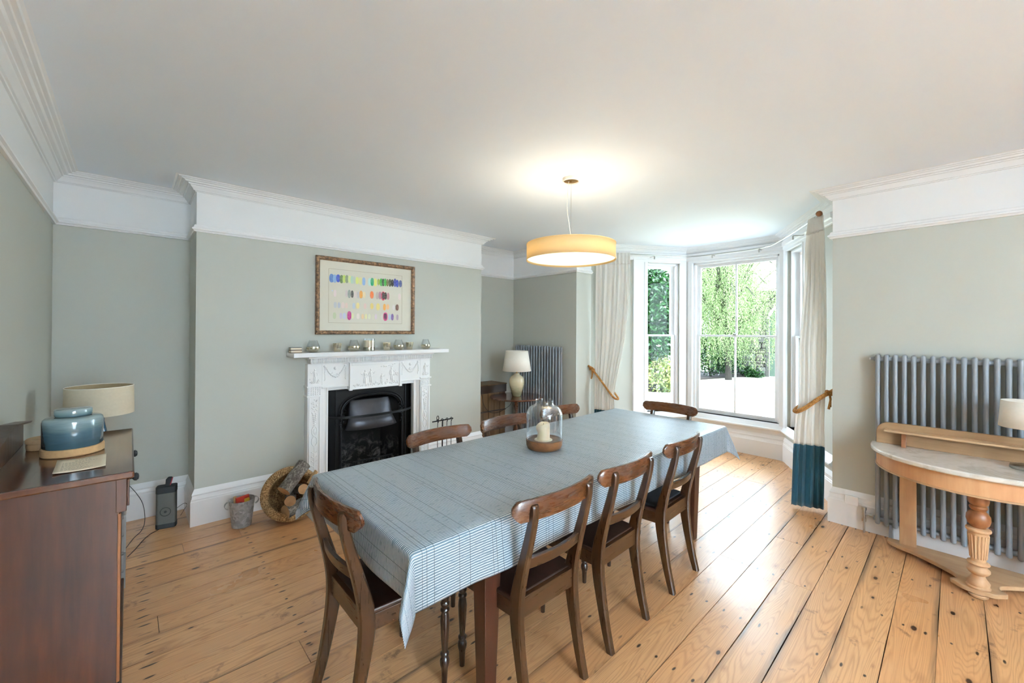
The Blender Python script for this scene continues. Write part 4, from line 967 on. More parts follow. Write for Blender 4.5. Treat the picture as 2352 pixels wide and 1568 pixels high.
# ------------------------------------------------------------------ chairs
def chair(label, loc, rz, pad=False, proto=[None]):
    G = 'bar-back dining chairs around the long table'
    if proto[0] is not None:
        c = copy_tree(proto[0]); c.location = loc; c.rotation_euler = (0, 0, rz); c['label'] = label
        if pad: seat_pad(c)
        return c
    t = thing('dining_chair', label, 'chair', loc, rz, G)
    prof = cat_rom([(0, 0, .034), (.026, .10, .040), (.050, .22, .047), (.067, .33, .056), (.072, .42, .062), (.060, .50, .054), (.034, .60, .044), (.006, .70, .038), (-.014, .78, .033), (-.023, .83, .026), (-.024, .846, .012)], 4)
    for sx in (-1, 1):
        m = MB(); secs = []
        for i, (y, z, w_) in enumerate(prof):
            a = prof[max(i-1, 0)]; b = prof[min(i+1, len(prof)-1)]; ty, tz = b[0]-a[0], b[1]-a[1]; L = math.hypot(ty, tz); ny, nz = tz/L, -ty/L
            if z < .03: ny, nz = 1, 0
            hw = .0165; x0 = sx*(.168+.0*z); c = .35*hw; h = w_/2
            ring = [(-hw, -h+c), (-hw+c, -h), (hw-c, -h), (hw, -h+c), (hw, h-c), (hw-c, h), (-hw+c, h), (-hw, h-c)]
            secs.append([(x0+px, y+ny*pq, max(0, z+nz*pq)) for px, pq in ring])
        m.loft(secs); m.build('back_leg', 'chair', t, smooth=40)
    # crest rail
    m = MB(); secs = []; n = 30; hc = .248
    for i in range(n+1):
        s_ = -1+2*i/n; x = hc*s_; y = -.024+.046*s_*s_; a = abs(s_)
        top = .866-.004*a*a-(max(0, a-.90)/.10)**2*.020
        bot = .782+.002*(1-a*a)+(max(0, (a-.88)/.12))**1.3*.034
        th = .0105 if a < .97 else .007
        nx, ny = -2*.046*s_/hc, 1; L = math.hypot(nx, ny); nx, ny = nx/L, ny/L
        secs.append([(x-nx*th, y-ny*th, bot), (x-nx*th, y-ny*th-.004, top-.008), (x-nx*th*.5, y-ny*th*.5-.004, top), (x+nx*th*.5, y+ny*th*.5-.004, top), (x+nx*th, y+ny*th-.004, top-.008), (x+nx*th, y+ny*th, bot)])
    m.loft(secs); m.build('crest_rail', 'chair_rail', t, smooth=50)
    m = MB(); secs = []
    for i in range(13):
        x = -.155+.31*i/12; y = .034-.0-(.018*(1-(x/.155)**2)); secs.append([(x, y-.009, .578), (x, y-.015, .622), (x, y+.003, .622), (x, y+.009, .578)])
    m.loft(secs); m.build('cross_rail', 'chair_x', t, smooth=30, bevel=.003)
    pts = [(-.182, .075), (.182, .075), (.212, .42), (.196, .445), (-.196, .445), (-.212, .42)]
    m = MB(); m.prism(pts, .436, .456); m.build('seat', 'seat', t, smooth=0, bevel=.006)
    m = MB(); m.prism([(-.152, .055), (.152, .055), (.152, .080), (-.152, .080)], .372, .452)
    m.prism([(-.185, .397), (.185, .397), (.185, .418), (-.185, .418)], .375, .436)
    for sx in (-1, 1): m.prism([(sx*.160, .09), (sx*.182, .09), (sx*.200, .40), (sx*.178, .40)][::sx], .375, .436)
    m.build('seat_frame', 'chair_x', t, smooth=0, bevel=.002)
    lp = [(.012, 0), (.0125, .006), (.0145, .05), (.0165, .070), (.0215, .085), (.0225, .100), (.018, .112), (.012, .118), (.020, .124), (.020, .132), (.013, .138), (.0155, .17), (.0195, .23), (.0215, .27), (.0185, .295), (.014, .305), (.021, .311), (.021, .319), (.015, .325), (.020, .336), (.0215, .345), (.016, .352), (.020, .360), (.021, .372)]
    for sx in (-1, 1):
        m = MB(); m.lathe([(r*.92, z) for r, z in lp], (0, 0, 0), 20); m.box(-.019, -.019, .372, .019, .019, .436); o = m.build('front_leg', 'chair_dk', t, smooth=50); o.location = (sx*.186, .407, 0)
    bpy.context.view_layer.update()
    proto[0] = t
    return t
def seat_pad(c):
    m = MB(); m.prism([(-.165, .095), (.165, .095), (.192, .42), (-.192, .42)], .4565, .472); o = m.build('seat_pad', 'navy', c, smooth=0, bevel=.007); tag(o, 'dark woollen seat pad')
# rear-leg line centre positions; chair faces local +y
chair('worn brown bar-back chair at the table end nearest the sideboard', (.585, 1.665, 0), -PI/2)
chair('brown bar-back chair nearest the camera on the radiator side of the table', (1.29, 1.10, 0), 0)
chair('middle of the three bar-back chairs on the radiator side of the table', (1.825, 1.10, 0), .02)
chair('bar-back chair with dark seat pad, nearest the bay on the radiator side', (2.46, 1.11, 0), .03, True)
chair('reddish bar-back chair across the table, in front of the fire tools', (1.475, 2.275, 0), PI+.03)
chair('bar-back chair across the table, before the round table, left of the lantern', (2.055, 2.285, 0), PI+.02)
chair('bar-back chair across the table, partly seen right of the glass lantern', (2.67, 2.285, 0), PI)
chair('bar-back chair at the far table end, in front of the bay window', (3.515, 1.725, 0), PI/2)

# ------------------------------------------------------------------ lantern on the table
ZT = TZ+.0015
ln = thing('glass_lantern', 'clear glass hurricane lantern with round wooden base on the table', 'lantern', (1.903, 1.749, ZT))
m = MB(); m.lathe([(0, 0), (.090, 0), (.104, .008), (.1115, .024), (.1135, .05), (.1135, .058), (.109, .060), (.104, .052), (0, .052)], seg=48, cap=False); m.build('wooden_base', 'lanternwood', ln, smooth=40)
gp = [(.104, .054), (.1105, .060), (.1125, .08), (.1125, .205), (.110, .225), (.103, .243), (.090, .257), (.072, .267), (.061, .272), (.056, .278), (.0545, .287), (.0545, .300), (.0555, .303)]
m = MB(); m.lathe(gp, seg=56, cap=False); m.build('glass_cylinder', 'vessel', ln, smooth=60)
cd = thing('pillar_candle', 'half-burnt cream pillar candle inside the glass lantern', 'candle', (1.898, 1.752, ZT+.0525))
m = MB(); seg = 36; vs = []; fs_ = []; zz = np.linspace(0, 1, 14)
for j, q in enumerate(zz):
    for i in range(seg):
        a = 2*PI*i/seg; sag = .014*max(0, math.cos(a-2.6)); r = .040+.005*max(0, math.cos(a-2.3))*math.exp(-((q-.8)/.18)**2)*1.6-.004*max(0, math.cos(a-2.4))*math.exp(-((q-.45)/.2)**2)
        r *= 1-.08*max(0, q-.93)/.07; vs.append((r*math.cos(a), r*math.sin(a), q*(.106-sag)))
for i in range(seg):
    a = 2*PI*i/seg; vs.append((.024*math.cos(a), .024*math.sin(a), .094))
for j in range(14):
    for i in range(seg): k = (i+1) % seg; fs_.append((j*seg+i, j*seg+k, (j+1)*seg+k, (j+1)*seg+i))
fs_.append(tuple(14*seg+i for i in range(seg))); fs_.append(tuple(reversed(range(seg)))); m.add(vs, fs_); m.build('wax', 'cream', cd, smooth=60)
m = MB(); m.cyl((0, 0, .093), (0.001, 0, .104), .001, 6); m.build('wick', 'black', cd)
m = MB(); m.lathe([(.0, .0), (.056, 0), (.055, .004), (.041, .0045)], seg=32); m.build('wax_pool', 'cream', cd, smooth=50)

# ------------------------------------------------------------------ pendant lamp
PX, PY = 2.393, 1.943
pn = thing('pendant_lamp', 'lit yellow fabric drum pendant lamp hanging over the table', 'pendant lamp', (PX, PY, ZC))
m = MB(); m.lathe([(.0, -.0), (.062, 0), (.062, -.022), (.058, -.026), (.054, -.018)], seg=32, cap=False); m.build('ceiling_rose', 'linenwhite', pn, smooth=40)
m = MB(); m.lathe([(.054, -.018), (0, -.018)], seg=32, cap=False); m.cyl((0, 0, -.018), (0, 0, -.03), .005, 8); m.build('rose_plate', 'brass', pn)
zt, zb_ = 2.142-ZC, 2.026-ZC
m = MB(); m.tube(cat_rom([(-.012, .012, -.02), (-.018, .016, -.12), (-.022, .018, -.22), (-.006, .006, -.36), (.004, -.002, -.44)], 8), .0022, 6); m.build('flex', 'linenwhite', pn)
m = MB(); m.cyl((0, 0, -.02), (0, 0, -.44), .0012, 6); m.build('steel_wire', 'chrome', pn)
m = MB(); m.cyl((0, 0, -.435), (0, 0, zt-.004), .006, 10); m.lathe([(.004, -.445), (.010, -.44), (.006, -.425)], seg=12); m.build('hanger', 'chrome', pn)
m = MB(); m.lathe([(.326, zb_), (.326, zt)], seg=72, cap=False); o = m.build('lamp_shade', 'shade', pn, smooth=60); s = o.modifiers.new('t', 'SOLIDIFY'); s.thickness = .002
m = MB(); m.lathe([(.3265, zb_-.002), (.3285, zb_-.002), (.3285, zb_+.003), (.3265, zb_+.003)], seg=72, cap=False); m.lathe([(.3265, zt-.003), (.3285, zt-.003), (.3285, zt+.002), (.3265, zt+.002)], seg=72, cap=False); m.build('shade_trim', 'shade', pn, smooth=0)
m = MB(); m.lathe([(.0, zb_+.012), (.322, zb_+.012)], seg=64, cap=False); m.build('diffuser', 'diffuser', pn)
m = MB()
for k in range(3): a = PI/2+2*PI*k/3; m.cyl((0, 0, zt-.006), (.322*math.cos(a), .322*math.sin(a), zt-.006), .003, 6)
m.build('shade_spider', 'chrome', pn)
for k in range(3):
    a = .5+2*PI*k/3; l = bpy.data.lights.new('bulb_light', 'POINT'); l.energy = .85; l.color = (1, .90, .74); l.shadow_soft_size = .03
    o = bpy.data.objects.new('bulb_light', l); COL.objects.link(o); o.location = (PX+.16*math.cos(a), PY+.16*math.sin(a), 2.085)

# ------------------------------------------------------------------ sideboard
SY0, SY1, SZ = 2.265, 3.215, .93
sb = thing('sideboard', 'dark mahogany sideboard against the left wall with polished top', 'sideboard', (XL, SY0, 0))
W_ = -.026-XL; Ls = SY1-SY0
B('body', 'side', sb, (.03, 0, .085, W_, .02, .902), (.03, Ls-.02, .085, W_, Ls, .902), (.03, .02, .085, .045, Ls-.02, .77), (.035, .02, .085, W_-.03, Ls-.02, .10), bevel=.002)
B('drawer_case', 'side', sb, (W_-.01, -.0012, .77, W_+.022, Ls, .9015), bevel=.002)
B('plinth', 'side', sb, (.03, -.012, 0, W_+.012, Ls+.012, .085), bevel=.006)
B('top', 'sidetop', sb, (.0, -.018, .902, .018-XL, Ls+.012, SZ), bevel=.006)
B('edge_moulding', 'bulb', sb, (W_-.004, -.004, .10, W_+.006, .012, .765), bevel=.002)
for i in range(2):
    y0 = .015+i*(Ls/2-.008); y1 = y0+Ls/2-.025
    d = B('drawer', 'side', sb, (W_+.022, y0, .785, W_+.030, y1, .89), bevel=.002)
    m = MB(); m.lathe([(.008, 0), (.007, .008), (.016, .015), (.018, .022), (.012, .030), (0, .032)], (W_+.03, (y0+y1)/2, .838), 16, True, 1.0, Matrix.Rotation(PI/2, 3, 'Y')); m.build('knob', 'black', d)
    B('door', 'side', sb, (W_-.028, y0+.012, .105, W_-.008, y1+.01, .765), (W_-.010, y0+.012, .105, W_-.002, y0+.07, .765), (W_-.010, y1-.05, .105, W_-.002, y1+.01, .765), bevel=.002)
m = MB(); g0, g1, gm = .1, .86, .48
m.prism([(g0, SZ), (g1, SZ), (g1, 1.03), (gm, 1.078), (g0, 1.03)], .004, .03, 'x')
m.build('gallery', 'side', sb, smooth=0, bevel=.002)
m = MB()
for a, b in (((g0-.015, 1.03), (gm, 1.078)), ((gm, 1.078), (g1+.015, 1.03))):
    m.loft([[(.0, a[0], a[1]), (.052, a[0], a[1]), (.058, a[0], a[1]+.010), (.0, a[0], a[1]+.012)], [(.0, b[0], b[1]), (.052, b[0], b[1]), (.058, b[0], b[1]+.010), (.0, b[0], b[1]+.012)]])
m.build('gallery_cap', 'side', sb, smooth=0, bevel=.001)
# jar with lid
jr_ = thing('ceramic_jar', 'wide teal glazed lidded jar on a cork base on the sideboard', 'jar', (-.187, 2.765, SZ+.001))
m = MB(); m.lathe([(0, 0), (.100, 0), (.1035, .004), (.1035, .032), (.100, .034), (0, .034)], seg=56); m.build('cork_base', 'cork', jr_, smooth=40)
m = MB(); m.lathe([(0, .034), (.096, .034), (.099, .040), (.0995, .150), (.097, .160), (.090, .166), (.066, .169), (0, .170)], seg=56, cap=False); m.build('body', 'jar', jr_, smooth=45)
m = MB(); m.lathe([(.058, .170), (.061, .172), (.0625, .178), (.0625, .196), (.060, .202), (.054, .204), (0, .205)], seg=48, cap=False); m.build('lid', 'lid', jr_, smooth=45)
t = thing('round_wooden_box', 'small round light wooden box beside the teal jar', 'box', (-.300, 2.955, SZ+.001))
m = MB(); m.lathe([(0, 0), (.052, 0), (.054, .02), (.050, .030), (0, .030)], seg=32); m.build('box_body', 'splash', t, smooth=40)
m = MB(); m.lathe([(.0, .030), (.054, .030), (.056, .036), (.056, .046), (.050, .052), (0, .053)], seg=32); m.build('box_lid', 'pine', t, smooth=40)
# note paper
nt = thing('paper_card', 'cream card with handwriting lying in front of the teal jar', 'card', (-.145, 2.485, SZ+.0012), .02)
m = MB(); vs = []; fs_ = []
for i in range(9):
    for j in range(9):
        u, v = i/8-.5, j/8-.5
        vs.append((u*(.148), v*.20+u*.0, .001+.006*max(0, v)**2*4+.004*abs(u)**2*4))
for i in range(8):
    for j in range(8): q = i*9+j; fs_.append((q, q+9, q+10, q+1))
m.add(vs, fs_); o = m.build('sheet', 'paper', nt, smooth=60); s = o.modifiers.new('t', 'SOLIDIFY'); s.thickness = .0012
m = MB(); r5 = random.Random(9)
for row_ in range(11):
    yy = .075-row_*.0145; x = -.055; L_ = r5.uniform(.05, .10) if row_ not in (0, 1) else .05
    if row_ in (0, 1): x = -.02
    while x < -.055+L_+(.03 if row_ < 2 else 0):
        w_ = r5.uniform(.003, .009); zz_ = .0036+.004*abs(x/.148)**2*4+.006*max(0, yy/.2)**2*4
        m.tube([(x+w_*k/4, yy+r5.uniform(-.0016, .0022), zz_) for k in range(5)], .00035, 4, cap=False); x += w_+r5.uniform(.002, .005)
tag(m.build('handwriting', 'ink', nt, smooth=0), kind='stuff')
# table lamp behind the sideboard, standing on a small stand
LXc, LYc = -.128, 3.50
lm = thing('table_lamp', 'table lamp with blue glass body and wide linen drum shade', 'lamp', (LXc, LYc, .4155))
D_ = .2045
m = MB(); m.lathe([(0, 0), (.06, 0), (.078, .04), (.088, .14), (.078, .26), (.055, .38), (.032, .47), (.021, .53), (.021, .57), (0, .57)], seg=32, cap=False); m.build('glass_body', 'glassblue', lm, smooth=60)
m = MB(); m.cyl((0, 0, .57), (0, 0, .64), .009, 10); m.build('stem', 'chrome', lm)
m = MB(); m.lathe([(.1535, .368+D_), (.1505, .535+D_)], seg=64, cap=False); o = m.build('lamp_shade', ['linen'], lm, smooth=60)
m = MB(); m.lathe([(.1515, .369+D_), (.1485, .534+D_)], seg=64, cap=False); m.build('shade_lining', 'linenin', lm, smooth=60)
m = MB(); m.tube([(.1500*math.cos(a), .1500*math.sin(a), .535+D_) for a in np.linspace(0, 2*PI, 64, endpoint=False)], .0022, 6, True)
for k in range(3): a = 2*PI*k/3; m.cyl((0, 0, .63), (.149*math.cos(a), .149*math.sin(a), .70), .0015, 5)
m.build('shade_ring', 'linenwhite', lm)
# crates
def crate(label, z, y0):
    t = thing('wooden_crate', label, 'crate', (-.205, y0, z), 0, 'grey wooden crates on end behind the sideboard')
    for k in range(2): B('end_board', 'crate', t, (.172, -.125+k*.128, .0, .187, -.003+k*.128, .205), bevel=.002)
    for sx in (-.187, ): B('end_board', 'crate', t, (sx, -.125, 0, sx+.015, .125, .205), bevel=.002)
    for k in range(2):
        for yy in (-.137, .125): B('slat', 'crate', t, (-.19, yy, .008+k*.1, .19, yy+.012, .095+k*.1), bevel=.0015)
    B('bottom_board', 'crate', t, (-.17, -.122, .002, .17, .122, .012), bevel=.001)
    for yy in (-.137, .120): B('corner_post', 'crate', t, (.187, yy, 0, .197, yy+.03, .205), bevel=.001)
    return t
crate('grey wooden crate on the floor behind the sideboard, lower of two', 0.001, 3.405)
crate('grey wooden crate holding papers behind the sideboard, upper of two', .2095, 3.405)
t = B('folded_paper', 'paper', None, (-.10, 3.31, .225, -.04, 3.32, .44), bevel=0); tag(t, 'folded paper sticking out of the upper grey crate', 'paper')

# speaker
sp = thing('portable_speaker', 'grey and black portable speaker with a red-lined strap on the floor', 'speaker', (.215, 4.085, 0), math.radians(-14))
def rrect(w, d, r, n=5):
    pts = []
    for (cx_, cy_, a0) in ((w-r, d-r, 0), (-w+r, d-r, 90), (-w+r, -d+r, 180), (w-r, -d+r, 270)):
        for k in range(n+1): a = math.radians(a0+90*k/n); pts.append((cx_+r*math.cos(a), cy_+r*math.sin(a)))
    return pts
m = MB(); m.prism(rrect(.060, .036, .02), .034, .262); m.build('grille_body', 'spk', sp, smooth=40)
m = MB(); m.prism(rrect(.0615, .0375, .02), 0.0, .034); m.build('rubber_foot', 'black', sp, smooth=40, bevel=.002)
m = MB(); m.prism(rrect(.0615, .0375, .02), .262, .312); m.build('rubber_top', 'black', sp, smooth=40, bevel=.003)
for r0, mt in ((.031, 'black'),):
    m = MB(); m.tube([(r0*math.cos(a), -.0365, .125+r0*math.sin(a)) for a in np.linspace(0, 2*PI, 40, endpoint=False)], .0022, 6, True); m.build('driver_ring', mt, sp)
m = MB(); m.cyl((0, -.035, .125), (0, -.0385, .125), .009, 20); m.build('centre_badge', 'black', sp)
m = MB(); pts = [(-.008, .305), (-.004, .36), (.008, .373), (.030, .372), (.034, .36), (.022, .305)]
m.prism([(p[0], p[1]) for p in pts], -.014, .014, 'y'); m.build('strap', 'black', sp, smooth=0, bevel=.003)
m = MB(); m.add([(.0225, -.0145, .308), (.0225, .0145, .308), (.036, .0145, .366), (.036, -.0145, .366)], [(0, 1, 2, 3)]); o = m.build('strap_lining', 'red', sp, smooth=0); s = o.modifiers.new('t', 'SOLIDIFY'); s.thickness = .003
def cable(name, label, pts, r=.0025, mat='black'):
    m = MB(); m.tube(cat_rom(pts, 10), r, 6); return tag(m.build(name, mat, None), label, 'cable')
cable('power_cable', 'black power cable looping over the boards from the sideboard to the speaker', [(.0, 3.70, .004), (.04, 3.80, .004), (.08, 3.92, .004), (.12, 4.0, .004), (.17, 4.05, .004)])
cable('speaker_cable', 'thin black cable hanging against the skirting left of the speaker', [(-.03, 4.355, .34), (.0, 4.34, .30), (.05, 4.32, .22), (.085, 4.28, .14), (.095, 4.22, .04), (.075, 4.12, .004), (.03, 4.0, .004), (-.01, 3.85, .004)], .0022)
cable('thin_cable', 'short grey cable looping from the speaker to the skirting', [(.272, 4.085, .12), (.32, 4.12, .135), (.345, 4.18, .10), (.33, 4.22, .05), (.31, 4.24, .004)], .0018)
cable('lamp_flex', 'pale lamp flex hanging between sideboard and crates', [(-.06, 3.72, .60), (-.05, 3.72, .5), (-.06, 3.72, .4), (-.09, 3.73, .2), (-.1, 3.74, .01)], .0022, 'linen')

# ------------------------------------------------------------------ bucket
bk = thing('metal_bucket', 'small galvanised bucket of firelighters against the skirting', 'bucket', (.640, 3.725, .0))
m = MB(); m.lathe([(0, .004), (.062, .0), (.064, .004), (.0655, .012), (.084, .19), (.0865, .200), (.0865, .204), (.0835, .203), (.0635, .012), (0, .010)], seg=48, cap=False); m.build('bucket_body', 'galv', bk, smooth=45)
for sx in (-1, 1):
    m = MB(); m.loft([[(sx*(.086+.026*math.sin(a)), -.012, .185+.028*math.cos(a)-.012), (sx*(.086+.026*math.sin(a)), .012, .185+.028*math.cos(a)-.012), (sx*(.084+.026*math.sin(a)), .012, .185+.026*math.cos(a)-.012), (sx*(.084+.026*math.sin(a)), -.012, .185+.026*math.cos(a)-.012)] for a in np.linspace(.15, PI-.1, 14)]); m.build('ear_handle', 'galv', bk, smooth=50)
def fbox(name, label, loc, rot, size, mat='red_box', text=None):
    t = thing(name, label, 'box', loc, 0, None, rot)
    B('carton', mat, t, (-size[0]/2, -size[1]/2, -size[2]/2, size[0]/2, size[1]/2, size[2]/2), bevel=.001)
    if text:
        m = MB(); m.lathe([(0, 0), (.017, 0)], (0, 0, 0), 24, False, .9, Matrix.Rotation(PI/2, 3, 'X')); m.v = [(x, -size[1]/2-.0006, z) for x, y, z in m.v]; m.build('label_roundel', 'black', t, smooth=0)
        cu = bpy.data.curves.new('printed_word', 'FONT'); cu.body = text; cu.size = .016; cu.align_x = 'CENTER'; cu.align_y = 'CENTER'; cu.extrude = .0002; cu.materials.append(M['yellow'])
        tmp = bpy.data.objects.new('printed_word_tmp', cu); COL.objects.link(tmp); me = bpy.data.meshes.new_from_object(tmp.evaluated_get(bpy.context.evaluated_depsgraph_get())); bpy.data.objects.remove(tmp); o = bpy.data.objects.new('printed_word', me); COL.objects.link(o); o.parent = t; o.location = (0, -size[1]/2-.0011, 0); o.rotation_euler = (PI/2, 0, 0)
    return t
fbox('firelighter_box', 'red firelighter carton with a black printed roundel in the bucket', (.622, 3.692, .178), (math.radians(-4), 0, .22), (.054, .018, .105), 'red_box', 'ZIP')
fbox('firelighter_pack', 'red and yellow pack lying behind the carton in the bucket', (.655, 3.728, .185), (math.radians(6), math.radians(-10), -.1), (.075, .028, .07), 'red_box')
B('label_strip', 'yellow', bpy.data.objects['firelighter_pack'], (-.030, -.0165, -.01, .035, -.0152, .02), bevel=0)
k_ = MB(); k_.box(-.010, -.004, 0, .010, .004, .21); o = k_.build('kindling_stick', 'softwood', None, smooth=0, bevel=.001); o.location = (.602, 3.722, .024); o.rotation_euler = (0, -.04, .3); tag(o, 'pale kindling stick standing at the back of the bucket', 'kindling')

# ------------------------------------------------------------------ log basket
axis = Vector((-.20, -.86, .47)).normalized(); q = axis.to_track_quat('Z', 'Y'); rimc = Vector((.945, 3.585, .205))
bs = thing('log_basket', 'woven seagrass basket tipped on its side beside the fireplace', 'basket', tuple(rimc-axis*.20), 0, None, q.to_euler())
RR = .178
for k in range(11):
    t_ = k/11; r = .105+(RR-.105)*math.sin(t_*PI/2)**.7; z = .0+.195*t_
    m = MB(); seg = 90; m.tube([((r+.003*math.cos(i*PI))*math.cos(2*PI*i/seg), (r+.003*math.cos(i*PI))*math.sin(2*PI*i/seg), z) for i in range(seg)], .0115, 6, True); m.build('woven_coil', 'wicker', bs, smooth=60)
m = MB(); m.lathe([(0, -.004), (.108, -.004), (.108, .004), (0, .004)], seg=32, cap=False); m.build('basket_bottom', 'wicker', bs)
for strand in range(2):
    m = MB(); n = 1400; wnd = 44; pts = []
    for i in range(n):
        a = 2*PI*i/n; ph = wnd*a+strand*PI; pts.append(((RR+.002+.021*math.cos(ph))*math.cos(a), (RR+.002+.021*math.cos(ph))*math.sin(a), .203+.021*math.sin(ph)))
    m.tube(pts, .0105, 5, True); tag(m.build('rim_wrap', 'wicker', bs, smooth=60), kind='stuff')
m = MB(); m.tube([((RR+.004)*math.cos(a), (RR+.004)*math.sin(a), .203) for a in np.linspace(0, 2*PI, 48, endpoint=False)], .019, 8, True); m.build('rim_core', 'wicker', bs, smooth=60)
def log(label, a, b, r, seed=0):
    a, b = Vector(a), Vector(b); d = b-a; L = d.length; q = d.to_track_quat('Z', 'Y'); r_ = random.Random(seed)
    m = MB(); seg = 26; secs = []; f = [1+r_.uniform(-.05, .05) for _ in range(seg)]; f = [(f[i-1]+f[i]+f[(i+1) % seg])/3 for i in range(seg)]
    for j in range(9):
        z = L*j/8; k = 1+.03*math.sin(j*1.7+seed); secs.append([(r*k*f[i]*(1+r_.uniform(-.012, .012))*math.cos(2*PI*i/seg), r*k*f[i]*math.sin(2*PI*i/seg), z) for i in range(seg)])
    m.loft(secs, True, False); n0 = len(m.f); m.cur = 1
    m.add(secs[0], [tuple(range(seg))]); m.add(secs[-1], [tuple(range(seg))])
    o = m.build('firewood_log', ['bark', 'logend'], None, smooth=50); o.location = a; o.rotation_mode = 'QUATERNION'; o.rotation_quaternion = q
    return tag(o, label, 'log', 'logs in the woven basket')
log('thick grey-barked log lying across the top of the basket', (.865, 3.470, .275), (1.035, 3.56, .425), .050, 1)
log('log with a pale round cut end facing out in the middle of the basket', (.905, 3.450, .195), (.965, 3.66, .165), .038, 2)
log('log with a pale cut end at the right of the basket, under the top log', (1.000, 3.460, .260), (.995, 3.66, .21), .037, 3)
log('thick log with a brown sawn end at the bottom of the basket', (.885, 3.505, .098), (1.055, 3.57, .105), .053, 4)
log('thin log poking over the back rim of the basket, against the wall', (.93, 3.70, .365), (1.03, 3.66, .36), .020, 5)
m = MB(); m.prism([(-.02, 0), (.02, 0), (.012, .1), (-.008, .11)], -.012, .012, 'y'); o = m.build('split_log', 'softwood', None, smooth=0, bevel=.003); o.location = (1.05, 3.48, .285); o.rotation_euler = (.3, .4, .5); tag(o, 'pale split piece of wood at the right edge of the basket', 'log')

# fire tools
ft = thing('fire_tool_stand', 'black iron fire-tool stand right of the fireplace', 'fire tools', (2.40, 3.72, 0))
m = MB(); m.lathe([(0, 0), (.085, 0), (.085, .008), (.02, .02), (0, .02)], (.05, 0, 0), 24, False); m.build('base', 'iron', ft)
m = MB(); m.cyl((.05, 0, .01), (.05, 0, .54), .006, 10); m.tube([(-.01+.013*math.cos(a), 0, .575+.024*math.sin(a)) for a in np.linspace(0, 2*PI, 20, endpoint=False)], .004, 6, True); m.cyl((-.01, 0, .53), (-.01, 0, .555), .004); m.build('pole', 'iron', ft)
m = MB(); m.cyl((-.075, 0, .545), (.185, 0, .548), .0065, 10); m.build('cross_bar', 'iron', ft)
for k, x in enumerate((-.02, .035, .095, .15)):
    m = MB(); m.tube(cat_rom([(x-.012, -.012, .545), (x-.008, -.014, .562), (x+.006, -.014, .566), (x+.014, -.014, .552), (x+.006, -.014, .53), (x, -.014, .50), (x, -.014, .12)], 6), .0036, 6)
    if k == 0: m.box(x-.03, -.018, .03, x+.03, -.010, .13)
    elif k == 1: m.ell((x, -.014, .09), (.02, .02, .05), 10, 8)
    else: m.cyl((x, -.014, .13), (x, -.014, .05), .006)
    m.build('hanging_tool', 'iron', ft)

# ------------------------------------------------------------------ far alcove: chest, round table, lamp
ch = thing('rustic_chest', 'old plank-fronted wooden chest in the far alcove behind the round table', 'chest', (3.42, 4.225, 0))
for i in range(5): B('front_plank', 'chestwood', ch, (-.235+i*.096, -.155+(i % 2)*.002, .0, -.235+(i+1)*.096-.004, -.135, .70), bevel=.003)
B('carcass', 'chestdark', ch, (-.235, -.135, 0, .245, .15, .70), bevel=.002)
B('top_rail', 'chestdark', ch, (-.245, -.165, .70, .255, .15, .80), bevel=.004)
B('cap', 'chestwood', ch, (-.25, -.17, .80, .26, .155, .812), bevel=.003)
B('batten', 'chestdark', ch, (-.235, -.162, .46, .245, -.150, .475), (-.235, -.162, .22, .245, -.150, .235), bevel=.001)
rt = thing('round_table', 'small round polished mahogany tripod table in the far alcove', 'table', (3.56, 3.75, 0))
m = MB(); m.lathe([(0, .664), (.320, .664), (.332, .670), (.334, .678), (.328, .684), (0, .684)], seg=56, cap=False); m.build('table_top', 'roundtop', rt, smooth=40)
m = MB(); m.lathe([(.030, .16), (.034, .2), (.040, .26), (.028, .30), (.020, .36), (.019, .50), (.028, .56), (.024, .60), (.05, .63), (.05, .664)], seg=24); m.build('pedestal', 'chair_rail', rt, smooth=50)
for k in range(3):
    a = 2*PI*k/3+.4; m = MB(); P_ = cat_rom([(.02, 0, .22), (.10, 0, .21), (.18, 0, .12), (.25, 0, .03), (.30, 0, .012)], 5)
    m.tube(P_, [.020-.010*i/len(P_) for i in range(len(P_))], 8); o = m.build('foot', 'chair_rail', rt, smooth=60); o.rotation_euler = (0, 0, a)
sl_ = thing('table_lamp', 'table lamp with banded cream pottery base and white shade on the round table', 'lamp', (3.563, 3.747, .684))
m = MB(); m.lathe([(0, 0), (.052, 0), (.056, .006), (.072, .07), (.091, .14), (.096, .18), (.092, .215), (.076, .245), (.05, .265), (.034, .275), (.032, .29), (0, .29)], seg=40, cap=False); m.build('pottery_base', 'potlamp', sl_, smooth=60)
m = MB(); m.cyl((0, 0, .29), (0, 0, .335), .010); m.build('stem', 'brass', sl_)
m = MB(); m.lathe([(.181, .318), (.140, .568)], seg=56, cap=False); o = m.build('lamp_shade', 'linenwhite', sl_, smooth=60); s = o.modifiers.new('t', 'SOLIDIFY'); s.thickness = .002
m = MB(); m.cyl((0, 0, .33), (0, 0, .54), .003)
for k in range(3): a = 2*PI*k/3; m.cyl((0, 0, .54), (.142*math.cos(a), .142*math.sin(a), .555), .0015, 5)
m.build('shade_carrier', 'brass', sl_)
cable('lamp_cable', 'black lamp cable drooping across the chest front under the round table', [(3.20, 4.048, .80), (3.24, 4.044, .70), (3.28, 4.044, .56), (3.36, 4.03, .47), (3.46, 3.98, .46), (3.54, 3.86, .55), (3.545, 3.80, .65)], .003)

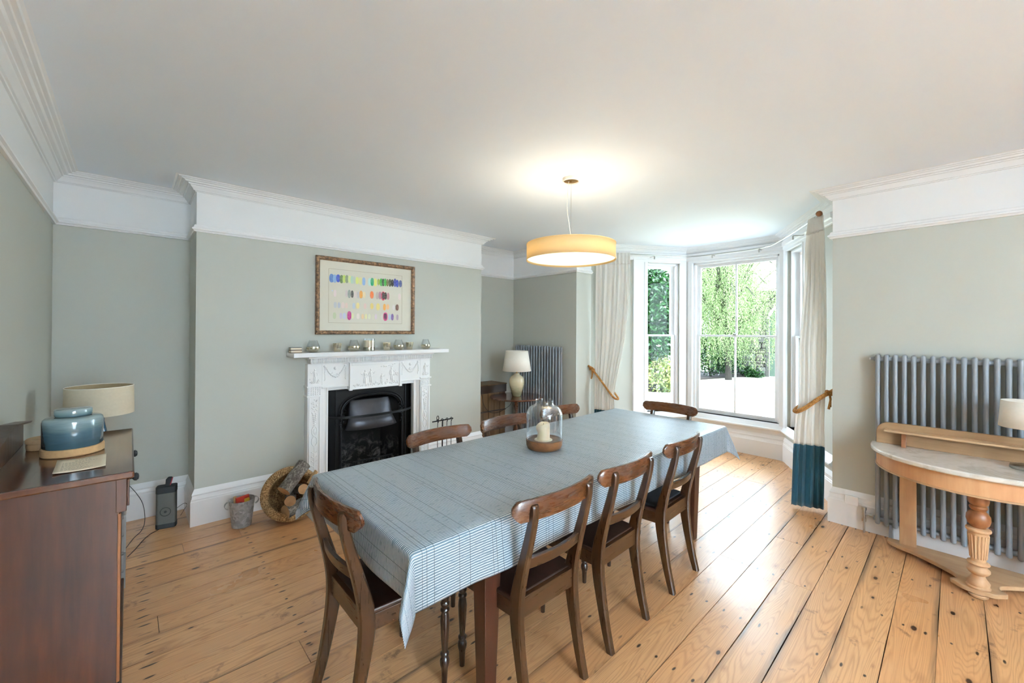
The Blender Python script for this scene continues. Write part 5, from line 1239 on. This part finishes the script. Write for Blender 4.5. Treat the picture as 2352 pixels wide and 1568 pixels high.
# ------------------------------------------------------------------ console table
CY = -.088
cn = thing('console_table', 'half-round bleached wood console with white marble top and turned column', 'console table', (3.955, CY, 0))
def demi(a, b, n=40, x0=0): return [(x0-b*math.sin(PI*i/n), -a*math.cos(PI*i/n)) for i in range(n+1)]
def sq_demi(a, b, n=40): return [(-b*math.sin(PI*i/n)**.9, -a*math.copysign(abs(math.cos(PI*i/n))**.95, math.cos(PI*i/n))) for i in range(n+1)]
m = MB(); m.prism(sq_demi(.505, .515), .690, .720); m.build('marble_top', 'marble', cn, smooth=50, bevel=.008)
m = MB(); o_ = demi(.475, .485); i_ = demi(.455, .465); n = len(o_)
vs = [(x, y, .590) for x, y in o_]+[(x, y, .690) for x, y in o_]+[(x, y, .690) for x, y in i_]+[(x, y, .590) for x, y in i_]
m.add(vs, [(i, i+1, n+i+1, n+i) for i in range(n-1)]+[(2*n+i, 2*n+i+1, 3*n+i+1, 3*n+i) for i in range(n-1)]+[(n+i, n+i+1, 2*n+i+1, 2*n+i) for i in range(n-1)]+[(3*n+i, 3*n+i+1, i+1, i) for i in range(n-1)])
m.build('apron', 'apron', cn, smooth=50)
m = MB(); o_ = demi(.480, .490); vs = [(x, y, .584) for x, y in o_]+[(x, y, .594) for x, y in o_]+[(x*.97, y*.97, .594) for x, y in o_]+[(x*.97, y*.97, .584) for x, y in o_]
m.add(vs, [(i, i+1, n+i+1, n+i) for i in range(n-1)]+[(2*n+i, 2*n+i+1, 3*n+i+1, 3*n+i) for i in range(n-1)]+[(n+i, n+i+1, 2*n+i+1, 2*n+i) for i in range(n-1)]+[(3*n+i, 3*n+i+1, i+1, i) for i in range(n-1)]); m.build('apron_bead', 'pine', cn, smooth=50)
pts = [(-.475, .72), (.475, .72), (.475, .80)]+[(.475-.07*(1-math.cos(a)), .80+.07*math.sin(a)) for a in np.linspace(.2, PI/2, 6)]+[(-.475+.07*(1-math.cos(a)), .80+.07*math.sin(a)) for a in np.linspace(PI/2, .2, 6)]+[(-.475, .80)]
m = MB(); m.prism(pts, -.03, -.006, 'x'); m.build('splashboard', 'splash', cn, smooth=0, bevel=.003)
B('shelf', 'pine', cn, (-.115, -.43, .815, -.028, .43, .829), bevel=.005)
for yy in (-.33, .33):
    m = MB(); m.prism([(-.092, .72), (-.03, .72), (-.03, .815), (-.085, .815), (-.075, .77)], yy-.012, yy+.012, 'y'); m.build('bracket', 'bulb', cn, smooth=0, bevel=.002)
for sy in (-1, 1): B('upright_panel', 'pine_z', cn, (-.060, sy*.31-.042, .045, -.040, sy*.31+.042, .60), bevel=.003)
# base platform
half = [(.0, .41), (-.05, .412), (-.09, .37), (-.14, .27), (-.195, .19), (-.26, .115), (-.30, .085), (-.34, .085), (-.375, .11), (-.40, .09), (-.43, .055), (-.435, .0)]
hp = [tuple(p) for p in cat_rom(half, 5)]
poly = [(x, y) for x, y in hp]+[(x, -y) for x, y in hp[-2::-1]]
m = MB(); m.prism(poly, .028, .052); m.build('base_platform', 'pine', cn, smooth=30, bevel=.003)
for (x, y) in ((-.02, .33), (-.02, -.33)): B('foot', 'pine', cn, (x-.03, y-.04, 0, x+.02, y+.04, .028))
m = MB(); m.lathe([(.034, 0), (.040, .006), (.040, .014), (.034, .019), (.038, .024), (.036, .028)], (-.395, 0, 0), 28); m.build('bun_foot', 'pine', cn, smooth=40)
cp = [(.048, .052), (.050, .060), (.044, .068), (.047, .085), (.034, .105), (.028, .118), (.026, .126), (.040, .136), (.047, .148), (.047, .158), (.038, .168), (.030, .180), (.044, .186), (.047, .192), (.044, .198), (.030, .203), (.031, .214), (.038, .30), (.042, .365), (.043, .370), (.050, .375), (.052, .382), (.050, .389), (.036, .395)]
m = MB(); m.lathe(cp, (-.395, 0, 0), 32); m.build('turned_column', 'pine_z', cn, smooth=45)
m = MB(); m.lathe([(.030, .395), (.032, .402), (.044, .415), (.050, .438), (.048, .462), (.036, .482), (.028, .490), (.034, .498), (.038, .508), (.034, .517), (.026, .522)], (-.395, 0, 0), 32); m.build('column_bulb', 'bulb', cn, smooth=45)
m = MB(); m.lathe([(.030, .520), (.040, .530), (.044, .545), (.044, .588), (.0, .59)], (-.395, 0, 0), 32); m.build('column_cap', 'bulb', cn, smooth=45)
m = MB(); 
for k in range(18):
    a = 2*PI*k/18; m.tube([(-.395+.0325*math.cos(a), .0325*math.sin(a), .222), (-.395+.0415*math.cos(a), .0415*math.sin(a), .355)], .0032, 6)
m.build('reeding', 'pine_z', cn, smooth=60)
cl = thing('console_lamp', 'small lamp with cream shade and silver disc base on the marble top', 'lamp', (3.79, -.288, .7205))
m = MB(); m.lathe([(0, 0), (.072, 0), (.075, .004), (.075, .016), (.070, .020), (0, .020)], seg=40, cap=False); m.build('base', 'chrome', cl, smooth=40)
m = MB(); m.cyl((0, 0, .02), (0, 0, .26), .008); m.build('stem', 'chrome', cl)
m = MB(); m.lathe([(.118, .238), (.108, .390)], seg=48, cap=False); o = m.build('lamp_shade', 'linenwhite', cl, smooth=60); s = o.modifiers.new('t', 'SOLIDIFY'); s.thickness = .002
m = MB()
for k in range(3): a = 2*PI*k/3; m.cyl((0, 0, .26), (.112*math.cos(a), .112*math.sin(a), .30), .0015, 5)
m.build('shade_carrier', 'chrome', cl)

# ------------------------------------------------------------------ garden
GZ = -.15
m = MB(); m.box(5.6, -14, GZ-.1, 40, 24, GZ); tag(m.build('lawn', 'lawn', None, smooth=0), 'sunlit garden lawn outside the bay', 'lawn', kind='structure')
m = MB(); m.prism([(11.9, 6.3), (14.2, 6.05), (16.1, 5.55), (17.2, 4.9), (17.5, 5.2), (17.2, 8.0), (12.5, 9.0), (9.8, 7.4), (10.2, 6.45)], GZ, GZ+.035); tag(m.build('flower_bed', 'soil', None, smooth=0), 'dark mulched bed under the trees at the lawn edge', 'flower bed', kind='stuff')
# stone wall with individual stones
wl = thing('garden_wall', 'old rubble-stone garden wall with an arched green door', 'wall'); wl['kind'] = 'structure'
WA, WB = Vector((16.85, 6.6)), Vector((17.75, 3.6)); wd = (WB-WA); WL = wd.length; wd.normalize(); wang = math.atan2(wd.y, wd.x)
wl.location = (WA.x, WA.y, GZ); wl.rotation_euler = (0, 0, wang)
# local x along the wall, +y away from house side? face towards the house is local -y or +y
fy = 1 if (Vector((-wd.y, wd.x)).dot(Vector((-1, 0))) > 0) else -1
DS0, DS1 = 1.98, 2.95
m = MB(); m.box(0, -.2*fy, 0, DS0-.12, 0, 3.2); m.box(DS1+.12, -.2*fy, 0, WL, 0, 3.2); m.box(DS0-.12, -.2*fy, 2.75, DS1+.12, 0, 3.2); m.build('wall_core', 'mortar', wl, smooth=0)
r6 = random.Random(21); z = 0
while z < 2.6:
    hgt = r6.choice([.07, .1, .13, .2, .26]); x = 0
    while x < DS0-.14:
        ln_ = min(r6.uniform(.14, .46), DS0-.12-x)
        if ln_ > .04:
            m = MB(); jit = lambda: r6.uniform(-.018, .018); d = .05+r6.uniform(0, .04)
            ring = [(x+.012+jit()*.3, z+.01), (x+ln_/2, z+.006+jit()*.3), (x+ln_-.012, z+.012), (x+ln_-.008+jit()*.2, z+hgt/2), (x+ln_-.015, z+hgt-.012), (x+ln_/2+jit(), z+hgt-.005), (x+.015, z+hgt-.014), (x+.006, z+hgt/2+jit()*.3)]
            cxs = x+ln_/2; czs = z+hgt/2
            sec0 = [(a, -.02*fy, b) for a, b in ring]; sec1 = [(a, d*.7*fy, b) for a, b in ring]; sec2 = [(cxs+(a-cxs)*.8, d*fy, czs+(b-czs)*.75) for a, b in ring]
            m.loft([sec0, sec1, sec2]); m.build('stone', 'stone', wl, smooth=40)
        x += ln_
    z += hgt
# jamb stones + arch
m = MB()
for k in range(9):
    m.box(DS0-.12, 0, k*.24, DS0-.01, .07*fy, k*.24+.239)
m.build('door_jamb_stone', 'stone', wl, smooth=0, bevel=.01)
ap = [((DS0+DS1)/2+(.49+.06)*math.cos(a), 2.15+.55*math.sin(a)) for a in np.linspace(PI, 0, 14)]
m = MB(); m.loft([[(x, 0, z), (x, .07*fy, z), ((DS0+DS1)/2+(x-(DS0+DS1)/2)*1.25, .07*fy, 2.15+(z-2.15)*1.25), ((DS0+DS1)/2+(x-(DS0+DS1)/2)*1.25, 0, 2.15+(z-2.15)*1.25)] for x, z in ap]); mid_ = (DS0+DS1)/2; cl_ = lambda v: max(-1, min(1, v)); m.loft([[(mid_+(x-mid_)*1.2, -.1*fy, 2.15+(z-2.15)*1.2), (mid_+(x-mid_)*1.2, .0, 2.15+(z-2.15)*1.2), (mid_+.62*cl_((x-mid_)/.36), .0, 2.15+.62*cl_((z-2.15)/.36)), (mid_+.62*cl_((x-mid_)/.36), -.1*fy, 2.15+.62*cl_((z-2.15)/.36))] for x, z in ap]); m.build('door_arch_stone', 'stone', wl, smooth=0)
gd = thing('door_1', 'faded green arched plank door in the garden wall', 'door', (WA.x, WA.y, GZ), wang); gd['kind'] = 'structure'
for k in range(5):
    x0 = DS0+k*.194; x1 = x0+.188; mid = (DS0+DS1)/2
    zt0 = 2.15+.5*math.sqrt(max(0, 1-((x0-mid)/.49)**2)); zt1 = 2.15+.5*math.sqrt(max(0, 1-((x1-mid)/.49)**2))
    m = MB(); m.prism([(x0, .02), (x1, .02), (x1, zt1), (x0, zt0)], -.06*fy, -.03*fy, 'y'); m.build('plank', 'doorgreen', gd, smooth=0, bevel=.004)
for z in (.9, 1.1, 1.75): B('hinge_strap', 'iron', gd, (DS0+.02, -.028*fy, z, DS0+.6, -.02*fy, z+.03), bevel=.002)

def leaves(name, mat, parent, centers, size, aspect=.45, droop=0, fold=.25, seed=1):
    r = np.random.default_rng(seed); n = len(centers); a = r.uniform(0, 2*PI, n); el = r.uniform(-1.2, .5, n) if not droop else r.uniform(-1.5, -.6, n)
    d = np.stack([np.cos(a)*np.cos(el), np.sin(a)*np.cos(el), np.sin(el)], 1); t = r.normal(size=(n, 3)); s = np.cross(d, t); s /= np.linalg.norm(s, axis=1)[:, None]
    L = size*r.uniform(.6, 1.25, n)[:, None]; Wd = L*aspect/2; nrm = np.cross(d, s)
    p0 = centers; p1 = centers+d*L*.5+s*Wd+nrm*Wd*fold; p2 = centers+d*L; p3 = centers+d*L*.5-s*Wd+nrm*Wd*fold
    V = np.stack([p0, p1, p2, p3], 1).reshape(-1, 3); Fc = np.arange(4*n).reshape(-1, 4)
    o = fast_mesh(name, V, Fc, mat, parent); o['kind'] = 'stuff'; return o
def blob_points(n, blobs, r, shell=.55):
    out = []; wts = np.array([b[3]**2 for b in blobs]); wts = wts/wts.sum()
    for (x, y, z, R), k in zip(blobs, r.multinomial(n, wts)):
        d = r.normal(size=(k, 3)); d /= np.linalg.norm(d, axis=1)[:, None]; rad = R*(shell+(1-shell)*r.uniform(0, 1, k)**.6)
        out.append(np.array([x, y, z])+d*rad[:, None]*np.array([1, 1, .9]))
    return np.concatenate(out)
# weeping tree
wt = thing('weeping_tree', 'tall feathery light-green weeping tree beyond the lawn', 'tree', (15.2, 5.35, GZ))
m = MB(); m.tube(cat_rom([(0, 0, 0), (.1, .05, .8), (-.05, .1, 1.8), (.1, -.1, 3.0), (0, 0, 4.2)], 6), [.11-.07*i/24 for i in range(25)], 10); m.build('trunk', 'trunk', wt)
r7 = np.random.default_rng(5); strands = []; br = MB()
for k in range(84):
    a = r7.uniform(0, 2*PI); R = r7.uniform(.4, 2.9)**1; top = r7.uniform(1.9, 4.9); st = (0, 0, top*.55)
    mid_ = (R*.55*math.cos(a), R*.55*math.sin(a), top+.25); en = (R*math.cos(a), R*math.sin(a), top-.1)
    P_ = cat_rom([st, mid_, en], 5); br.tube(P_, [.028-.02*i/len(P_) for i in range(len(P_))], 5)
    for s_ in range(17):
        q_ = P_[r7.integers(3, len(P_))]; base = np.array(q_)+r7.normal(size=3)*np.array([.22, .22, .12]); Ln = r7.uniform(.5, 2.0)
        if abs(base[0]) < 9 and base[2] < 1.2: Ln = min(Ln, .8)
        nn = int(Ln/.015); tt = np.linspace(0, 1, nn)[:, None]; sway = r7.normal(size=3)*np.array([.22, .22, 0])
        pts = base+tt*np.array([0, 0, -Ln])+tt**1.5*sway+r7.normal(size=(nn, 3))*.035
        strands.append(pts[pts[:, 2] > .42])
br.build('branches', 'trunk', wt, smooth=60)
P_ = np.concatenate(strands); leaves('foliage', 'willow', wt, P_, .058, .26, True, .2, 3)
# inner darker shrub under the weeping tree
us_ = thing('dark_shrub', 'dark leafy undergrowth shrub beneath the weeping tree', 'shrub', (15.6, 6.1, GZ))
r8 = np.random.default_rng(8)
leaves('foliage', 'magnolia', us_, blob_points(9000, [(0, 0, .8, .8), (.3, -.5, .6, .5), (-.4, .6, .9, .8), (0, .9, 1.4, .9)], r8, .4), .09, .5, False, .3, 4)
m = MB(); m.tube([(0, 0, 0), (0, .1, .5), (.1, 0, 1.2)], .04, 6); m.build('stem', 'trunk', us_)
# fern by the wall
fr = thing('fern', 'small dark fern at the foot of the stone wall', 'plant', (16.75, 5.2, GZ))
leaves('fronds', 'magnolia', fr, blob_points(900, [(0, 0, .2, .25), (0, -.3, .15, .2)], r8, .3), .12, .3, False, .2, 6)
# glossy evergreen outside the left window
mg = thing('evergreen_tree', 'dense dark glossy evergreen just outside the left bay window', 'tree', (10.6, 5.72, GZ))
m = MB(); m.tube(cat_rom([(0, 0, 0), (.05, 0, 1), (0, .1, 2), (0, 0, 3)], 5), [.11-.004*i for i in range(16)], 10); m.build('trunk', 'trunk', mg)
pts = blob_points(20000, [(0, -.05, 2.75, .75), (.0, -.25, 2.1, .70), (0, .3, 2.3, 1.0), (0, -.1, 1.55, .62), (.0, .35, 1.5, .9), (.1, .2, 3.1, .55), (0, -.30, 2.6, .45)], r8, .5)
leaves('foliage', 'magnolia', mg, pts, .125, .40, False, .35, 7)
vg = thing('variegated_shrub', 'low yellow-green variegated shrub below the dark evergreen', 'shrub', (10.9, 5.6, GZ))
m = MB(); m.tube([(0, 0, 0), (0, .05, .5)], .03, 6); m.build('stem', 'trunk', vg)
leaves('foliage', 'variegated', vg, blob_points(5200, [(-.25, -.1, .55, .45), (0, .35, .6, .5), (.2, -.35, .45, .36), (-.2, .0, .85, .3), (-.1, .1, .22, .42), (.1, -.3, .2, .35)], r8, .5), .085, .55, False, .3, 8)
# further trees behind the wall
for i, (x, y, lab) in enumerate(((20.5, 7.5, 'pale tree beyond the garden wall, left of the weeping tree'), (21, 3.4, 'pale tree beyond the garden wall above the green door'))):
    bt = thing('background_tree', lab, 'tree', (x, y, GZ))
    m = MB(); m.tube([(0, 0, 0), (.1, 0, 2.2), (0, .1, 4.2)], [.15, .1, .05], 8); m.build('trunk', 'trunk', bt)
    leaves('foliage', 'willow', bt, blob_points(9000, [(0, 0, 3.6, 1.2), (.3, .9, 3.0, .9), (0, -.9, 3.1, 1.0), (0, 0, 4.4, .7)], r8, .2), .12, .4, False, .3, 9+i)
